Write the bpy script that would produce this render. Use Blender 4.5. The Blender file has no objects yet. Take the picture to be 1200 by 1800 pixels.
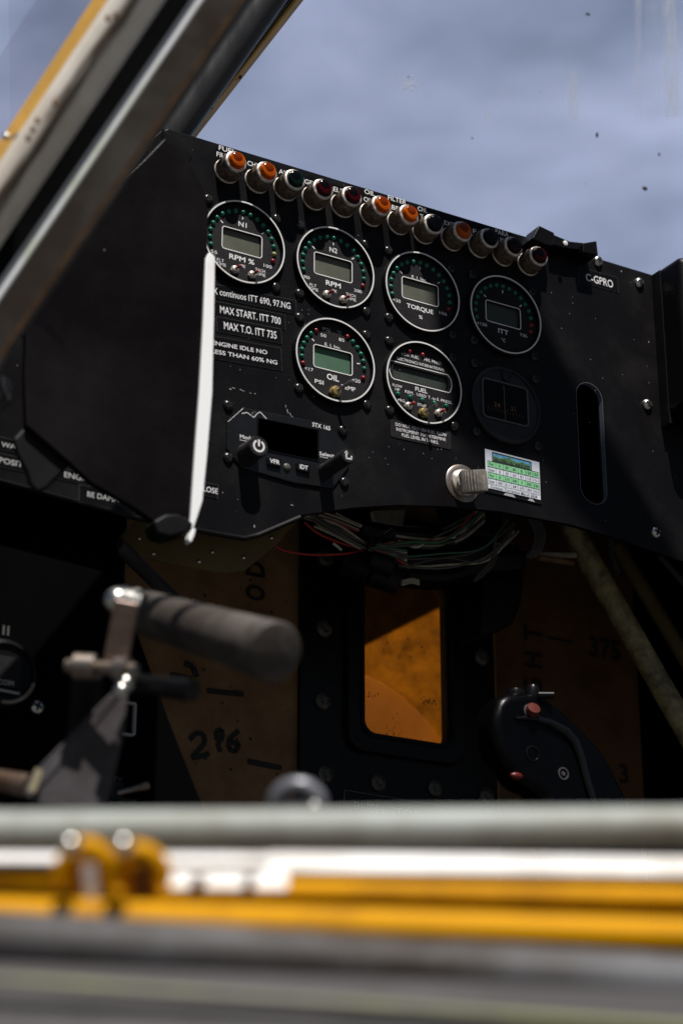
import bpy, bmesh, math, random
from mathutils import Vector, Matrix
random.seed(7)
scene = bpy.context.scene
C = scene.collection

# ------------------------------------------------------------------ camera
CAM = Vector((-0.52992729, -1.04669737, -0.65848220))
RT = Vector((0.8661394, -0.49980214, 0.00054257))
UP = Vector((-0.18559743, -0.32062546, 0.92884493))
FW = Vector((0.46406472, 0.80460993, 0.37046834))
FPX = 3559.19                     # focal length in pixels of the 1200 x 1800 photograph
cd = bpy.data.cameras.new('camera'); cam = bpy.data.objects.new('camera', cd); C.objects.link(cam)
cam.matrix_world = Matrix(((RT.x, UP.x, -FW.x, CAM.x), (RT.y, UP.y, -FW.y, CAM.y), (RT.z, UP.z, -FW.z, CAM.z), (0, 0, 0, 1)))
cd.sensor_fit = 'VERTICAL'; cd.sensor_height = 36; cd.sensor_width = 24; cd.lens = FPX / 50
cd.clip_start = 0.05; cd.clip_end = 2000
cd.dof.use_dof = True; cd.dof.focus_distance = 1.39; cd.dof.aperture_fstop = 6.6; cd.dof.aperture_blades = 9
scene.camera = cam

# ------------------------------------------------------------------ light
SUN = Vector((-0.24, -1.0, 1.95)).normalized()
sl = bpy.data.lights.new('sun', 'SUN'); sl.energy = 5.0; sl.angle = math.radians(0.53); sl.color = (1, 0.965, 0.91)
so = bpy.data.objects.new('sun', sl); C.objects.link(so); so.rotation_euler = SUN.to_track_quat('Z', 'Y').to_euler(); so.location = SUN * 3
world = bpy.data.worlds.new('World'); scene.world = world; world.use_nodes = True
nt = world.node_tree; N = nt.nodes; L = nt.links
bg = N['Background']
sky = N.new('ShaderNodeTexSky'); sky.sky_type = 'NISHITA'; sky.sun_disc = False
sky.sun_elevation = math.asin(SUN.z); sky.sun_rotation = math.atan2(SUN.x, SUN.y)
tc = N.new('ShaderNodeTexCoord')
mp = N.new('ShaderNodeMapping'); mp.inputs['Scale'].default_value = (0.9, 0.9, 2.4); mp.inputs['Rotation'].default_value = (0.45, -0.35, 0.5); mp.inputs['Location'].default_value = (0.37, 0.1, 0.2)
n1 = N.new('ShaderNodeTexNoise'); n1.inputs['Scale'].default_value = 3.4; n1.inputs['Detail'].default_value = 8; n1.inputs['Roughness'].default_value = 0.55
n1.inputs['Distortion'].default_value = 0.25
rmp = N.new('ShaderNodeMapRange'); rmp.inputs['From Min'].default_value = 0.36; rmp.inputs['From Max'].default_value = 0.62
rmp.inputs['To Min'].default_value = 0.16; rmp.inputs['To Max'].default_value = 0.92
mx = N.new('ShaderNodeMixRGB'); mx.inputs['Color2'].default_value = (7.9, 8.9, 12.2, 1)
L.new(tc.outputs['Generated'], mp.inputs['Vector']); L.new(mp.outputs[0], n1.inputs['Vector']); L.new(n1.outputs['Fac'], rmp.inputs['Value'])
dt = N.new('ShaderNodeVectorMath'); dt.operation = 'DOT_PRODUCT'; dt.inputs[1].default_value = Vector((.42, .80, .45)).normalized()
lb = N.new('ShaderNodeMapRange'); lb.interpolation_type = 'SMOOTHSTEP'; lb.inputs['From Min'].default_value = .72; lb.inputs['From Max'].default_value = .93; lb.inputs['To Min'].default_value = .04
deep = N.new('ShaderNodeMapRange'); deep.interpolation_type = 'SMOOTHSTEP'; deep.inputs['From Min'].default_value = .45; deep.inputs['From Max'].default_value = .90; deep.inputs['To Min'].default_value = .40
vs_ = N.new('ShaderNodeVectorMath'); vs_.operation = 'SCALE'; L.new(mx.outputs[0], vs_.inputs[0]); L.new(deep.outputs[0], vs_.inputs['Scale']); L.new(vs_.outputs[0], bg.inputs['Color'])
L.new(dt.outputs['Value'], deep.inputs['Value'])
ml = N.new('ShaderNodeMath'); ml.operation = 'MULTIPLY'
L.new(tc.outputs['Generated'], dt.inputs[0]); L.new(dt.outputs['Value'], lb.inputs['Value']); L.new(lb.outputs[0], ml.inputs[0]); L.new(rmp.outputs[0], ml.inputs[1]); L.new(ml.outputs[0], mx.inputs['Fac']); L.new(sky.outputs[0], mx.inputs['Color1']); pass
bg.inputs['Strength'].default_value = 0.055
scene.view_settings.view_transform = 'Standard'; scene.view_settings.look = 'None'
scene.view_settings.exposure = 0.22; scene.view_settings.gamma = 1; scene.view_settings.use_curve_mapping = False

# ------------------------------------------------------------------ helpers
def at(px, py, Y):
    d = FW + RT * ((px - 600) / FPX) + UP * ((900 - py) / FPX)
    return CAM + d * ((Y - CAM.y) / d.y)
def az(px, py, z):
    return CAM + (FW + RT * ((px - 600) / FPX) + UP * ((900 - py) / FPX)) * z

MATS = {}
def mat(name, col, rough=0.5, metal=0.0, var=0.0, vscale=40.0, bump=0.0, bscale=400.0, col2=None, specks=0.0, speck_scale=90.0,
        coat=0.0, spec=0.5, alpha=1.0, trans=0.0, rvar=0.0, scratch=0.0, stretch=None, lo=0.42, hi=0.62, ior=1.45):
    m = bpy.data.materials.new(name); m.use_nodes = True; MATS[name] = m
    nt = m.node_tree; N = nt.nodes; L = nt.links; b = N['Principled BSDF']
    b.inputs['Roughness'].default_value = rough; b.inputs['Metallic'].default_value = metal
    b.inputs['Specular IOR Level'].default_value = spec; b.inputs['Coat Weight'].default_value = coat
    b.inputs['Alpha'].default_value = alpha; b.inputs['Transmission Weight'].default_value = trans; b.inputs['IOR'].default_value = ior
    tc = N.new('ShaderNodeTexCoord'); src = tc.outputs['Object']
    if stretch:
        mp = N.new('ShaderNodeMapping'); mp.inputs['Scale'].default_value = stretch; L.new(src, mp.inputs['Vector']); src2 = mp.outputs[0]
    else: src2 = src
    col = tuple(col) + (1,)
    out = None
    if col2 or var:
        c2 = tuple(col2) + (1,) if col2 else tuple(min(1, c * (1 + var)) for c in col[:3]) + (1,)
        c1 = col if col2 else tuple(c * (1 - var) for c in col[:3]) + (1,)
        n = N.new('ShaderNodeTexNoise'); n.inputs['Scale'].default_value = vscale; n.inputs['Detail'].default_value = 8; n.inputs['Roughness'].default_value = .65
        r = N.new('ShaderNodeMapRange'); r.inputs['From Min'].default_value = lo; r.inputs['From Max'].default_value = hi
        x = N.new('ShaderNodeMixRGB'); x.inputs['Color1'].default_value = c1; x.inputs['Color2'].default_value = c2
        L.new(src2, n.inputs['Vector']); L.new(n.outputs['Fac'], r.inputs['Value']); L.new(r.outputs[0], x.inputs['Fac'])
        out = x.outputs[0]
        if rvar:
            rr = N.new('ShaderNodeMapRange'); rr.inputs['From Min'].default_value = .35; rr.inputs['From Max'].default_value = .65
            rr.inputs['To Min'].default_value = max(0.02, rough - rvar); rr.inputs['To Max'].default_value = min(1, rough + rvar)
            L.new(n.outputs['Fac'], rr.inputs['Value']); L.new(rr.outputs[0], b.inputs['Roughness'])
    if specks:
        # dust: tiny pale grains, thinned by a broad noise
        v = N.new('ShaderNodeTexVoronoi'); v.inputs['Scale'].default_value = speck_scale
        lt = N.new('ShaderNodeMapRange'); lt.inputs['From Min'].default_value = 0.05; lt.inputs['From Max'].default_value = 0.10
        lt.inputs['To Min'].default_value = 1; lt.inputs['To Max'].default_value = 0
        sx = N.new('ShaderNodeSeparateColor'); gt = N.new('ShaderNodeMath'); gt.operation = 'GREATER_THAN'; gt.inputs[1].default_value = 1 - specks
        mu = N.new('ShaderNodeMath'); mu.operation = 'MULTIPLY'
        x = N.new('ShaderNodeMixRGB'); x.inputs['Color2'].default_value = (.30, .29, .27, 1)
        L.new(src, v.inputs['Vector']); L.new(v.outputs['Distance'], lt.inputs['Value']); L.new(v.outputs['Color'], sx.inputs[0])
        L.new(sx.outputs[0], gt.inputs[0]); L.new(lt.outputs[0], mu.inputs[0]); L.new(gt.outputs[0], mu.inputs[1]); L.new(mu.outputs[0], x.inputs['Fac'])
        if out: L.new(out, x.inputs['Color1'])
        else: x.inputs['Color1'].default_value = col
        out = x.outputs[0]
    if out: L.new(out, b.inputs['Base Color'])
    else: b.inputs['Base Color'].default_value = col
    if bump:
        n = N.new('ShaderNodeTexNoise'); n.inputs['Scale'].default_value = bscale; n.inputs['Detail'].default_value = 3
        bp = N.new('ShaderNodeBump'); bp.inputs['Strength'].default_value = bump; bp.inputs['Distance'].default_value = 0.0006
        L.new(src2, n.inputs['Vector']); L.new(n.outputs['Fac'], bp.inputs['Height']); L.new(bp.outputs[0], b.inputs['Normal'])
    return m

mat('panel_black', (.0038, .0032, .0040), .42, col2=(.0105, .0092, .0095), vscale=16, lo=.50, hi=.80, bump=.3, bscale=900, specks=.07, speck_scale=260, rvar=.08, spec=.16)
mat('case_dim', (.011, .0105, .012), .4, var=.2, vscale=60, spec=.35)
mat('face_black', (.013, .012, .0135), .55, var=.15, vscale=200, bump=.5, bscale=2600, spec=.15)
mat('bezel_black', (.004, .004, .0045), .3, var=.1, spec=.22)
mat('ring_white', (.72, .70, .69), .5, var=.06, vscale=120)
mat('ink_white', (.74, .73, .74), .55)
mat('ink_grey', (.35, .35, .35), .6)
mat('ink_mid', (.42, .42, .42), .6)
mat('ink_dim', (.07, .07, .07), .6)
mat('lcd_grey', (.105, .108, .085), .25, var=.10, vscale=60, spec=.2)
mat('lcd_green', (.075, .14, .095), .25, var=.06, vscale=60, spec=.2)
mat('lcd_dark', (.045, .054, .046), .25, var=.10, vscale=60, spec=.2)
mat('led_green', (.010, .13, .085), .25, spec=.4)
mat('led_red', (.20, .006, .012), .3, spec=.6)
mat('led_yellow', (.25, .27, .10), .3, spec=.6)
mat('screw_black', (.012, .012, .012), .24, metal=.2, var=.3, vscale=500, spec=.6)
mat('hole_black', (.002, .002, .002), .9)
mat('steel', (.62, .60, .56), .28, metal=1, var=.15, vscale=300, rvar=.1)
mat('steel_dull', (.26, .24, .23), .42, metal=.9, var=.3, vscale=60, rvar=.12, col2=(.20, .15, .11))
mat('nickel_warm', (.58, .52, .46), .34, metal=.6, var=.18, vscale=400, rvar=.1)
mat('knurl_bronze', (.25, .19, .145), .45, metal=.6, var=.35, vscale=350, rvar=.1)
mat('brass', (.50, .38, .17), .35, metal=.9, var=.3, vscale=300)
mat('red_tip', (.27, .022, .018), .38, var=.2, vscale=300)
mat('label_black', (.0045, .0045, .005), .34, spec=.16, var=.2, vscale=60, specks=.06, speck_scale=200)
mat('label_edge', (.07, .07, .07), .6)
mat('plastic_black', (.0035, .0033, .0040), .38, var=.2, vscale=30, bump=.2, bscale=700, spec=.16)
mat('cover_black', (.0035, .0026, .0028), .33, col2=(.0065, .0050, .0052), vscale=7, lo=.45, hi=.7, bump=.1, bscale=300, specks=.03, speck_scale=120, spec=.14, rvar=.1)
mat('rubber_black', (.004, .004, .0045), .5, var=.3, vscale=60, spec=.2)
mat('screen_black', (.003, .0025, .0025), .15, spec=.12, specks=.15, speck_scale=240)
mat('white_paint', (.86, .85, .86), .4, var=.04, vscale=40)
mat('paper_white', (.60, .63, .70), .6, var=.03)
mat('paper_green', (.22, .55, .28), .6, var=.05)
mat('paper_blue', (.10, .32, .50), .6, var=.3, vscale=200)
mat('paper_hill', (.08, .20, .07), .6, var=.4, vscale=400)
mat('ink_black', (.015, .015, .02), .7)
mat('yellow_paint', (.62, .285, .0005), .5, col2=(.33, .14, .004), vscale=30, lo=.48, hi=.74, spec=.08)
mat('yellow_frame', (.78, .44, .10), .42, var=.12, vscale=25)
mat('cream_metal', (.84, .78, .70), .40, metal=.0, col2=(.62, .53, .42), vscale=14, lo=.42, hi=.70, rvar=.1, spec=.4)
mat('grey_web', (.15, .135, .12), .55, metal=.0, spec=.25, col2=(.075, .058, .045), vscale=18, specks=.05, bump=.2, bscale=60)
mat('lip_metal', (.74, .76, .80), .45, metal=.0, col2=(.52, .56, .36), vscale=14, lo=.52, hi=.72)
mat('seal_black', (.006, .0055, .006), .6, spec=.15, var=.4, vscale=30)
mat('rust', (.14, .07, .03), .7, var=.3, vscale=80)
mat('pillar_metal', (.040, .040, .043), .34, metal=.1, var=.18, vscale=30, stretch=(1, 1, .25), rvar=.1)
mat('sill_green', (.36, .39, .37), .5, col2=(.17, .145, .10), vscale=16, lo=.45, hi=.72, spec=.3)
mat('sill_grey', (.15, .155, .17), .55, metal=.0, col2=(.035, .026, .02), vscale=9, lo=.38, hi=.62, spec=.25)
mat('primer_edge', (.17, .18, .07), .6, col2=(.08, .075, .07), vscale=14)
mat('sill_dark', (.075, .07, .073), .7, spec=.2, var=.15, vscale=15)
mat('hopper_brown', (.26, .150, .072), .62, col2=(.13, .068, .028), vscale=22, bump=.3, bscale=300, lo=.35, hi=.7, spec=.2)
mat('olive_plate', (.13, .095, .040), .6, var=.15, vscale=20, spec=.25)
mat('tube_olive', (.30, .25, .12), .5, col2=(.055, .045, .022), vscale=70, lo=.36, hi=.66, bump=.3, bscale=200)
mat('frame_black', (.0045, .0036, .0034), .34, spec=.22, var=.4, vscale=60, bump=.4, bscale=200)
mat('bolt_dirty', (.075, .066, .055), .40, metal=.3, var=.5, vscale=300, bump=.6, bscale=500)
mat('tank_yellow', (.56, .21, .004), .5, col2=(.19, .070, .002), vscale=42, lo=.34, hi=.64, spec=.2)
mat('tank_patch', (.60, .23, .03), .5, col2=(.42, .14, .008), vscale=9, lo=.35, hi=.7, spec=.2)
mat('cream_worn', (.26, .22, .14), .6)
mat('rim_metal', (.10, .11, .14), .3, metal=.0, spec=.6)
mat('sill_white', (.80, .79, .78), .5, col2=(.50, .46, .40), vscale=26, lo=.48, hi=.74)
mat('strip_white', (.89, .89, .90), .45, col2=(.72, .69, .67), vscale=45, lo=.56, hi=.78)
mat('knob_black', (.020, .020, .021), .32, var=.2, vscale=200, spec=.4)
mat('radio_black', (.0075, .0075, .0085), .30, var=.15, vscale=80, bump=.2, bscale=700, spec=.45)
mat('trigger_red', (.10, .006, .004), .4)
mat('hopper_shaded', (.125, .062, .028), .6, col2=(.065, .032, .015), vscale=18, bump=.3, bscale=300, lo=.35, hi=.7, spec=.2)
mat('bracket_dark', (.10, .095, .105), .6, spec=.12, col2=(.06, .052, .052), vscale=34)
mat('ring_steel', (.20, .20, .225), .35, metal=.3, var=.2, vscale=60)
mat('marker_ink', (.010, .008, .006), .6)
mat('grip_rubber', (.042, .033, .027), .6, vscale=34, bump=.5, bscale=300, col2=(.115, .10, .088), lo=.5, hi=.75)
mat('arm_steel', (.22, .16, .135), .36, metal=.6, col2=(.12, .075, .05), vscale=60)
mat('bracket_grey', (.055, .052, .058), .5, metal=.0, spec=.3, col2=(.038, .034, .036), vscale=30)
mat('cable_black', (.004, .004, .004), .4, var=.2, spec=.2)
mat('wire_cream', (.40, .36, .27), .5, var=.2, vscale=100)
mat('wire_red', (.34, .02, .015), .45)
mat('wire_grey', (.065, .06, .055), .5, var=.2)
mat('wire_green', (.03, .10, .06), .5)
mat('stick_black', (.0010, .0010, .0014), .30, var=.12, vscale=40, bump=.15, bscale=500, spec=.14)
mat('button_red', (.085, .015, .010), .4, spec=.2)
mat('wall_black', (.0009, .0008, .0009), .7, var=.3, vscale=10, spec=.03)
mat('ground_asphalt', (.06, .06, .06), .9, var=.2, vscale=3)
mat('insect', (.03, .022, .015), .8, var=.4, vscale=900)

def glassy(name, tint, alpha_gl=0.06, haze=0.0, hcol=(.7, .72, .78)):
    """thin pane: mostly clear, a faint mirror, a little dust"""
    m = bpy.data.materials.new(name); m.use_nodes = True; MATS[name] = m
    nt = m.node_tree; N = nt.nodes; L = nt.links; N.remove(N['Principled BSDF'])
    o = N['Material Output']; t = N.new('ShaderNodeBsdfTransparent'); t.inputs[0].default_value = tuple(tint) + (1,)
    g = N.new('ShaderNodeBsdfGlossy'); g.inputs['Roughness'].default_value = .03
    a = N.new('ShaderNodeMixShader'); a.inputs[0].default_value = alpha_gl
    L.new(t.outputs[0], a.inputs[1]); L.new(g.outputs[0], a.inputs[2]); last = a
    if haze:
        d = N.new('ShaderNodeBsdfDiffuse'); d.inputs[0].default_value = tuple(hcol) + (1,)
        b = N.new('ShaderNodeMixShader'); n = N.new('ShaderNodeTexNoise'); n.inputs['Scale'].default_value = 9; n.inputs['Detail'].default_value = 6
        tc = N.new('ShaderNodeTexCoord'); r = N.new('ShaderNodeMapRange'); r.inputs['From Min'].default_value = .4; r.inputs['From Max'].default_value = .75
        r.inputs['To Min'].default_value = haze * .4; r.inputs['To Max'].default_value = haze
        L.new(tc.outputs['Object'], n.inputs['Vector']); L.new(n.outputs['Fac'], r.inputs['Value']); L.new(r.outputs[0], b.inputs[0])
        L.new(a.outputs[0], b.inputs[1]); L.new(d.outputs[0], b.inputs[2]); last = b
    L.new(last.outputs[0], o.inputs['Surface'])
    return m
glassy('windscreen_glass', (.97, .97, .985), .03, .025)
glassy('side_glass', (.95, .95, .98), .04, .16)

def lensmat(name, col, tr=.55, em=None):
    m = bpy.data.materials.new(name); m.use_nodes = True; MATS[name] = m
    b = m.node_tree.nodes['Principled BSDF']
    b.inputs['Base Color'].default_value = tuple(col) + (1,); b.inputs['Roughness'].default_value = .12
    b.inputs['Specular IOR Level'].default_value = .3
    b.inputs['Transmission Weight'].default_value = tr; b.inputs['IOR'].default_value = 1.3
lensmat('lens_orange', (.85, .15, .002), .55)
lensmat('lens_green', (.004, .018, .014), .3)
lensmat('lens_dark_red', (.055, .002, .004), .3)
lensmat('lens_black', (.003, .003, .004), .1)
lensmat('lens_deep_red', (.022, .002, .003), .3)
lensmat('lens_shade', (.20, .028, .002), .3)
lensmat('pane_clear', (.75, .7, .6), .0)
# pale film that paints reflection streaks onto the windscreen
def reflection_film():
    m = bpy.data.materials.new('reflection_film'); m.use_nodes = True; MATS['reflection_film'] = m
    nt = m.node_tree; N = nt.nodes; L = nt.links; N.remove(N['Principled BSDF']); o = N['Material Output']
    t = N.new('ShaderNodeBsdfTransparent'); d = N.new('ShaderNodeBsdfDiffuse'); d.inputs[0].default_value = (.86, .92, 1, 1)
    tr = N.new('ShaderNodeBsdfTranslucent'); tr.inputs[0].default_value = (.86, .92, 1, 1)
    ad = N.new('ShaderNodeMixShader'); ad.inputs[0].default_value = .5; L.new(d.outputs[0], ad.inputs[1]); L.new(tr.outputs[0], ad.inputs[2])
    x = N.new('ShaderNodeMixShader'); tc = N.new('ShaderNodeTexCoord'); mp = N.new('ShaderNodeMapping'); mp.inputs['Scale'].default_value = (1, 1, .04)
    n = N.new('ShaderNodeTexNoise'); n.inputs['Scale'].default_value = 260; n.inputs['Detail'].default_value = 4
    r = N.new('ShaderNodeMapRange'); r.inputs['From Min'].default_value = .35; r.inputs['From Max'].default_value = .7
    r.inputs['To Min'].default_value = 0.05; r.inputs['To Max'].default_value = .62
    L.new(tc.outputs['Object'], mp.inputs[0]); L.new(mp.outputs[0], n.inputs['Vector']); L.new(n.outputs['Fac'], r.inputs['Value'])
    va = N.new('ShaderNodeAttribute'); va.attribute_name = 'fade'; mu = N.new('ShaderNodeMath'); mu.operation = 'MULTIPLY'
    L.new(va.outputs['Fac'], mu.inputs[0]); L.new(r.outputs[0], mu.inputs[1])
    L.new(mu.outputs[0], x.inputs[0]); L.new(t.outputs[0], x.inputs[1]); L.new(ad.outputs[0], x.inputs[2]); L.new(x.outputs[0], o.inputs['Surface'])
reflection_film()

ORG = {}
def thing(name, label, cat, loc=(0, 0, 0), group=None):
    o = bpy.data.objects.new(name, None); C.objects.link(o); o.location = loc; o.empty_display_size = .02
    o['label'] = label; o['category'] = cat
    if group: o['group'] = group
    ORG[o.name] = Vector(loc); return o
def tag(o, label, cat, group=None):
    o['label'] = label; o['category'] = cat
    if group: o['group'] = group
    return o

class B:
    """collects shapes given in world coordinates into one mesh"""
    def __init__(s): s.b = bmesh.new(); s.mi = 0
    def face(s, vs, smooth=False):
        try: f = s.b.faces.new(vs)
        except ValueError: return None
        f.material_index = s.mi; f.smooth = smooth; return f
    def poly(s, pts): return s.face([s.b.verts.new(p) for p in pts])
    def box(s, x0, x1, y0, y1, z0, z1):
        v = [s.b.verts.new((x, y, z)) for x in (x0, x1) for y in (y0, y1) for z in (z0, z1)]
        for q in ((0, 1, 3, 2), (4, 6, 7, 5), (0, 4, 5, 1), (2, 3, 7, 6), (0, 2, 6, 4), (1, 5, 7, 3)): s.face([v[i] for i in q])
        return s
    def prism(s, pts, d):
        """closed outline pts (world) extruded along vector d"""
        d = Vector(d); a = [s.b.verts.new(p) for p in pts]; b = [s.b.verts.new(Vector(p) + d) for p in pts]
        s.face(a); s.face(b[::-1]); n = len(a)
        for i in range(n): s.face([a[i], b[i], b[(i + 1) % n], a[(i + 1) % n]])
        return s
    def xz(s, pts, y0, y1): return s.prism([(x, y0, z) for x, z in pts], (0, y1 - y0, 0))
    def pxy(s, pts, y0, y1):
        return s.prism([at(x, y, y0) for x, y in pts], (0, y1 - y0, 0))
    def ring(s, outer, inner, y0, y1):
        """frame between two outlines of equal vertex count (x,z)"""
        n = len(outer)
        A = [[s.b.verts.new((x, y, z)) for x, z in o] for y in (y0, y1) for o in (outer, inner)]
        for i in range(n):
            j = (i + 1) % n
            s.face([A[0][i], A[0][j], A[1][j], A[1][i]]); s.face([A[2][i], A[3][i], A[3][j], A[2][j]])
            s.face([A[0][i], A[2][i], A[2][j], A[0][j]]); s.face([A[1][i], A[1][j], A[3][j], A[3][i]])
        return s
    def lathe(s, c, prof, axis=(0, -1, 0), n=40, knurl=None, amp=.00035, close=True):
        """prof: (radius, distance along axis). knurl: set of segment indices with teeth"""
        c = Vector(c); ax = Vector(axis).normalized(); u = ax.orthogonal().normalized()
        if abs(ax.y) > .9: u = Vector((1, 0, 0)) - ax * ax.x; u.normalize()
        w = ax.cross(u); rows = []
        for k, (r, h) in enumerate(prof):
            row = []
            for i in range(n):
                a = 2 * math.pi * i / n; rr = r
                if knurl and k in knurl and i % 2: rr = r - amp
                row.append(s.b.verts.new(c + ax * h + (u * math.cos(a) + w * math.sin(a)) * rr))
            rows.append(row)
        for k in range(len(rows) - 1):
            for i in range(n):
                j = (i + 1) % n; s.face([rows[k][i], rows[k][j], rows[k + 1][j], rows[k + 1][i]], True)
        if close: s.face(rows[0][::-1]); s.face(rows[-1])
        return s
    def cyl(s, p0, p1, r0, r1=None, n=24):
        p0 = Vector(p0); p1 = Vector(p1); d = p1 - p0
        return s.lathe(p0, [(r0, 0), (r0 if r1 is None else r1, d.length)], d, n)
    def tube(s, pts, r, n=10, rad=None):
        pts = [Vector(p) for p in pts]; rows = []; prev = None
        for i, p in enumerate(pts):
            t = (pts[min(i + 1, len(pts) - 1)] - pts[max(i - 1, 0)]).normalized()
            if prev is None: u = t.orthogonal().normalized()
            else: u = (prev - t * prev.dot(t)).normalized()
            prev = u; w = t.cross(u); rr = rad[i] if rad else r
            rows.append([s.b.verts.new(p + (u * math.cos(2 * math.pi * k / n) + w * math.sin(2 * math.pi * k / n)) * rr) for k in range(n)])
        for a, b in zip(rows, rows[1:]):
            for k in range(n): s.face([a[k], a[(k + 1) % n], b[(k + 1) % n], b[k]], True)
        s.face(rows[0][::-1]); s.face(rows[-1]); return s
    def sphere(s, c, r, sc=(1, 1, 1), seg=16):
        r_ = bmesh.ops.create_uvsphere(s.b, u_segments=seg, v_segments=seg // 2, radius=r)
        for v in r_['verts']: v.co = Vector(c) + Vector((v.co.x * sc[0], v.co.y * sc[1], v.co.z * sc[2]))
        for f in {f for v in r_['verts'] for f in v.link_faces}: f.material_index = s.mi; f.smooth = True
        return s
    def beam(s, p0, p1, wdir, w, t, off=(0, 0)):
        """bar from p0 to p1; width w along wdir (made square to the bar), thickness t across"""
        p0 = Vector(p0); p1 = Vector(p1); d = (p1 - p0).normalized(); u = Vector(wdir); u = (u - d * u.dot(d)).normalized(); v = d.cross(u)
        o = u * off[0] + v * off[1]
        a = [p0 + o + u * (w * i) + v * (t * j) for i, j in ((-.5, -.5), (.5, -.5), (.5, .5), (-.5, .5))]
        return s.prism(a, p1 - p0)
    def text(s, body, cx, cz, h, w=None, y=0.0, rot=0.0, bold=.012, left=False):
        V, Fc, wid = glyphs(body, bold); sx = h if w is None else w / wid
        ca, sa = math.cos(rot), math.sin(rot); vs = []
        for x, z in V:
            x = (x - (0 if left else wid / 2)) * sx; z = (z - .5) * h
            vs.append(s.b.verts.new((cx + x * ca - z * sa, y, cz + x * sa + z * ca)))
        for f in Fc: s.face([vs[i] for i in f])
        return s
    def build(s, name, m, parent=None, bevel=0, seg=2, sharp=35, sub=0, normals=True):
        if normals: bmesh.ops.recalc_face_normals(s.b, faces=s.b.faces)
        org = ORG[parent.name] if parent else Vector((0, 0, 0))
        if not parent:
            org = sum((v.co for v in s.b.verts), Vector()) / max(1, len(s.b.verts))
        for v in s.b.verts: v.co -= org
        me = bpy.data.meshes.new(name); s.b.to_mesh(me); s.b.free()
        for k in ([m] if isinstance(m, str) else m): me.materials.append(MATS[k])
        o = bpy.data.objects.new(name, me); C.objects.link(o)
        if any(p.use_smooth for p in me.polygons) or bevel:
            me.set_sharp_from_angle(angle=math.radians(sharp))
        if parent: o.parent = parent
        else: o.location = org
        ORG[o.name] = org
        if bevel:
            for p in me.polygons: p.use_smooth = True
            md = o.modifiers.new('bevel', 'BEVEL'); md.width = bevel; md.segments = seg; md.limit_method = 'ANGLE'; md.angle_limit = math.radians(30)
            md.harden_normals = True
        if sub: md = o.modifiers.new('sub', 'SUBSURF'); md.levels = sub; md.render_levels = sub
        return o

GL = {}
def glyphs(body, bold):
    k = (body, bold)
    if k in GL: return GL[k]
    def mesh(t):
        cu = bpy.data.curves.new('t', 'FONT'); cu.body = t; cu.size = 1; cu.offset = bold; cu.resolution_u = 3
        ob = bpy.data.objects.new('t', cu); C.objects.link(ob); bpy.context.view_layer.update()
        me = bpy.data.meshes.new_from_object(ob.evaluated_get(bpy.context.evaluated_depsgraph_get()))
        V = [(v.co.x, v.co.y) for v in me.vertices]; Fc = [tuple(p.vertices) for p in me.polygons]
        bpy.data.objects.remove(ob); bpy.data.curves.remove(cu); bpy.data.meshes.remove(me); return V, Fc
    if 'H' not in GL: Hv, _ = mesh('H'); GL['H'] = (min(v[1] for v in Hv), max(v[1] for v in Hv))
    z0, z1 = GL['H']; V, Fc = mesh(body)
    x0 = min(v[0] for v in V); V = [((x - x0) / (z1 - z0), (z - z0) / (z1 - z0)) for x, z in V]
    GL[k] = (V, Fc, max(v[0] for v in V)); return GL[k]

def rrect(cx, cz, w, h, r, n=5):
    pts = []
    for sx, sz, a0 in ((1, 1, 0), (-1, 1, 90), (-1, -1, 180), (1, -1, 270)):
        for i in range(n + 1):
            a = math.radians(a0 + 90 * i / n); pts.append((cx + sx * (w / 2 - r) + r * math.cos(a), cz + sz * (h / 2 - r) + r * math.sin(a)))
    return pts
def circ(cx, cz, r, n=24): return [(cx + r * math.cos(2 * math.pi * i / n), cz + r * math.sin(2 * math.pi * i / n)) for i in range(n)]
def mm(pts): return [(x / 1000, z / 1000) for x, z in pts]

PY = 0.0036                       # front of the panel plate

# small shared meshes ------------------------------------------------
SHARED = {}
def shared(name, parent, loc, rot=0, m=None):
    me, mname = SHARED[name]
    o = bpy.data.objects.new(mname, me); C.objects.link(o); o.parent = parent
    o.location = Vector(loc) - ORG[parent.name]; o.rotation_euler = (0, rot, 0); ORG[o.name] = Vector(loc)
    if m:
        o.material_slots[0].link = 'OBJECT'; o.material_slots[0].material = MATS[m]
    return o
def keep(key, b, m, name, sharp=35):
    bmesh.ops.recalc_face_normals(b.b, faces=b.b.faces)
    me = bpy.data.meshes.new(name); b.b.to_mesh(me); b.b.free()
    for k in m: me.materials.append(MATS[k])
    me.set_sharp_from_angle(angle=math.radians(sharp)); SHARED[key] = (me, name)
def screw_mesh(key, r, h, mats):
    b = B(); b.lathe((0, 0, 0), [(r, -.0006), (r, h * .2), (r * .93, h * .55), (r * .72, h * .85), (r * .42, h * .98), (0.0001, h)], n=20)
    b.mi = 1
    for a, bb in ((.17, .62), (.62, .17)):
        b.box(-r * a, r * a, -h * 1.04, -h * .5, -r * bb, r * bb)
    keep(key, b, mats, 'screw')
screw_mesh('screw', .0036, .0024, ['screw_black', 'hole_black'])
screw_mesh('bigscrew', .0043, .0030, ['steel', 'hole_black'])
b = B(); b.lathe((0, 0, 0), [(.0017, -.0004), (.0017, .0004), (.0014, .0011), (.0008, .0016), (.0001, .0017)], n=12); keep('led', b, ['led_green'], 'led')

# ------------------------------------------------------------------ setting
b = B(); b.box(-60, 60, -60, 60, -3.05, -3.0); g = b.build('ground', 'ground_asphalt'); g['kind'] = 'structure'

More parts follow.
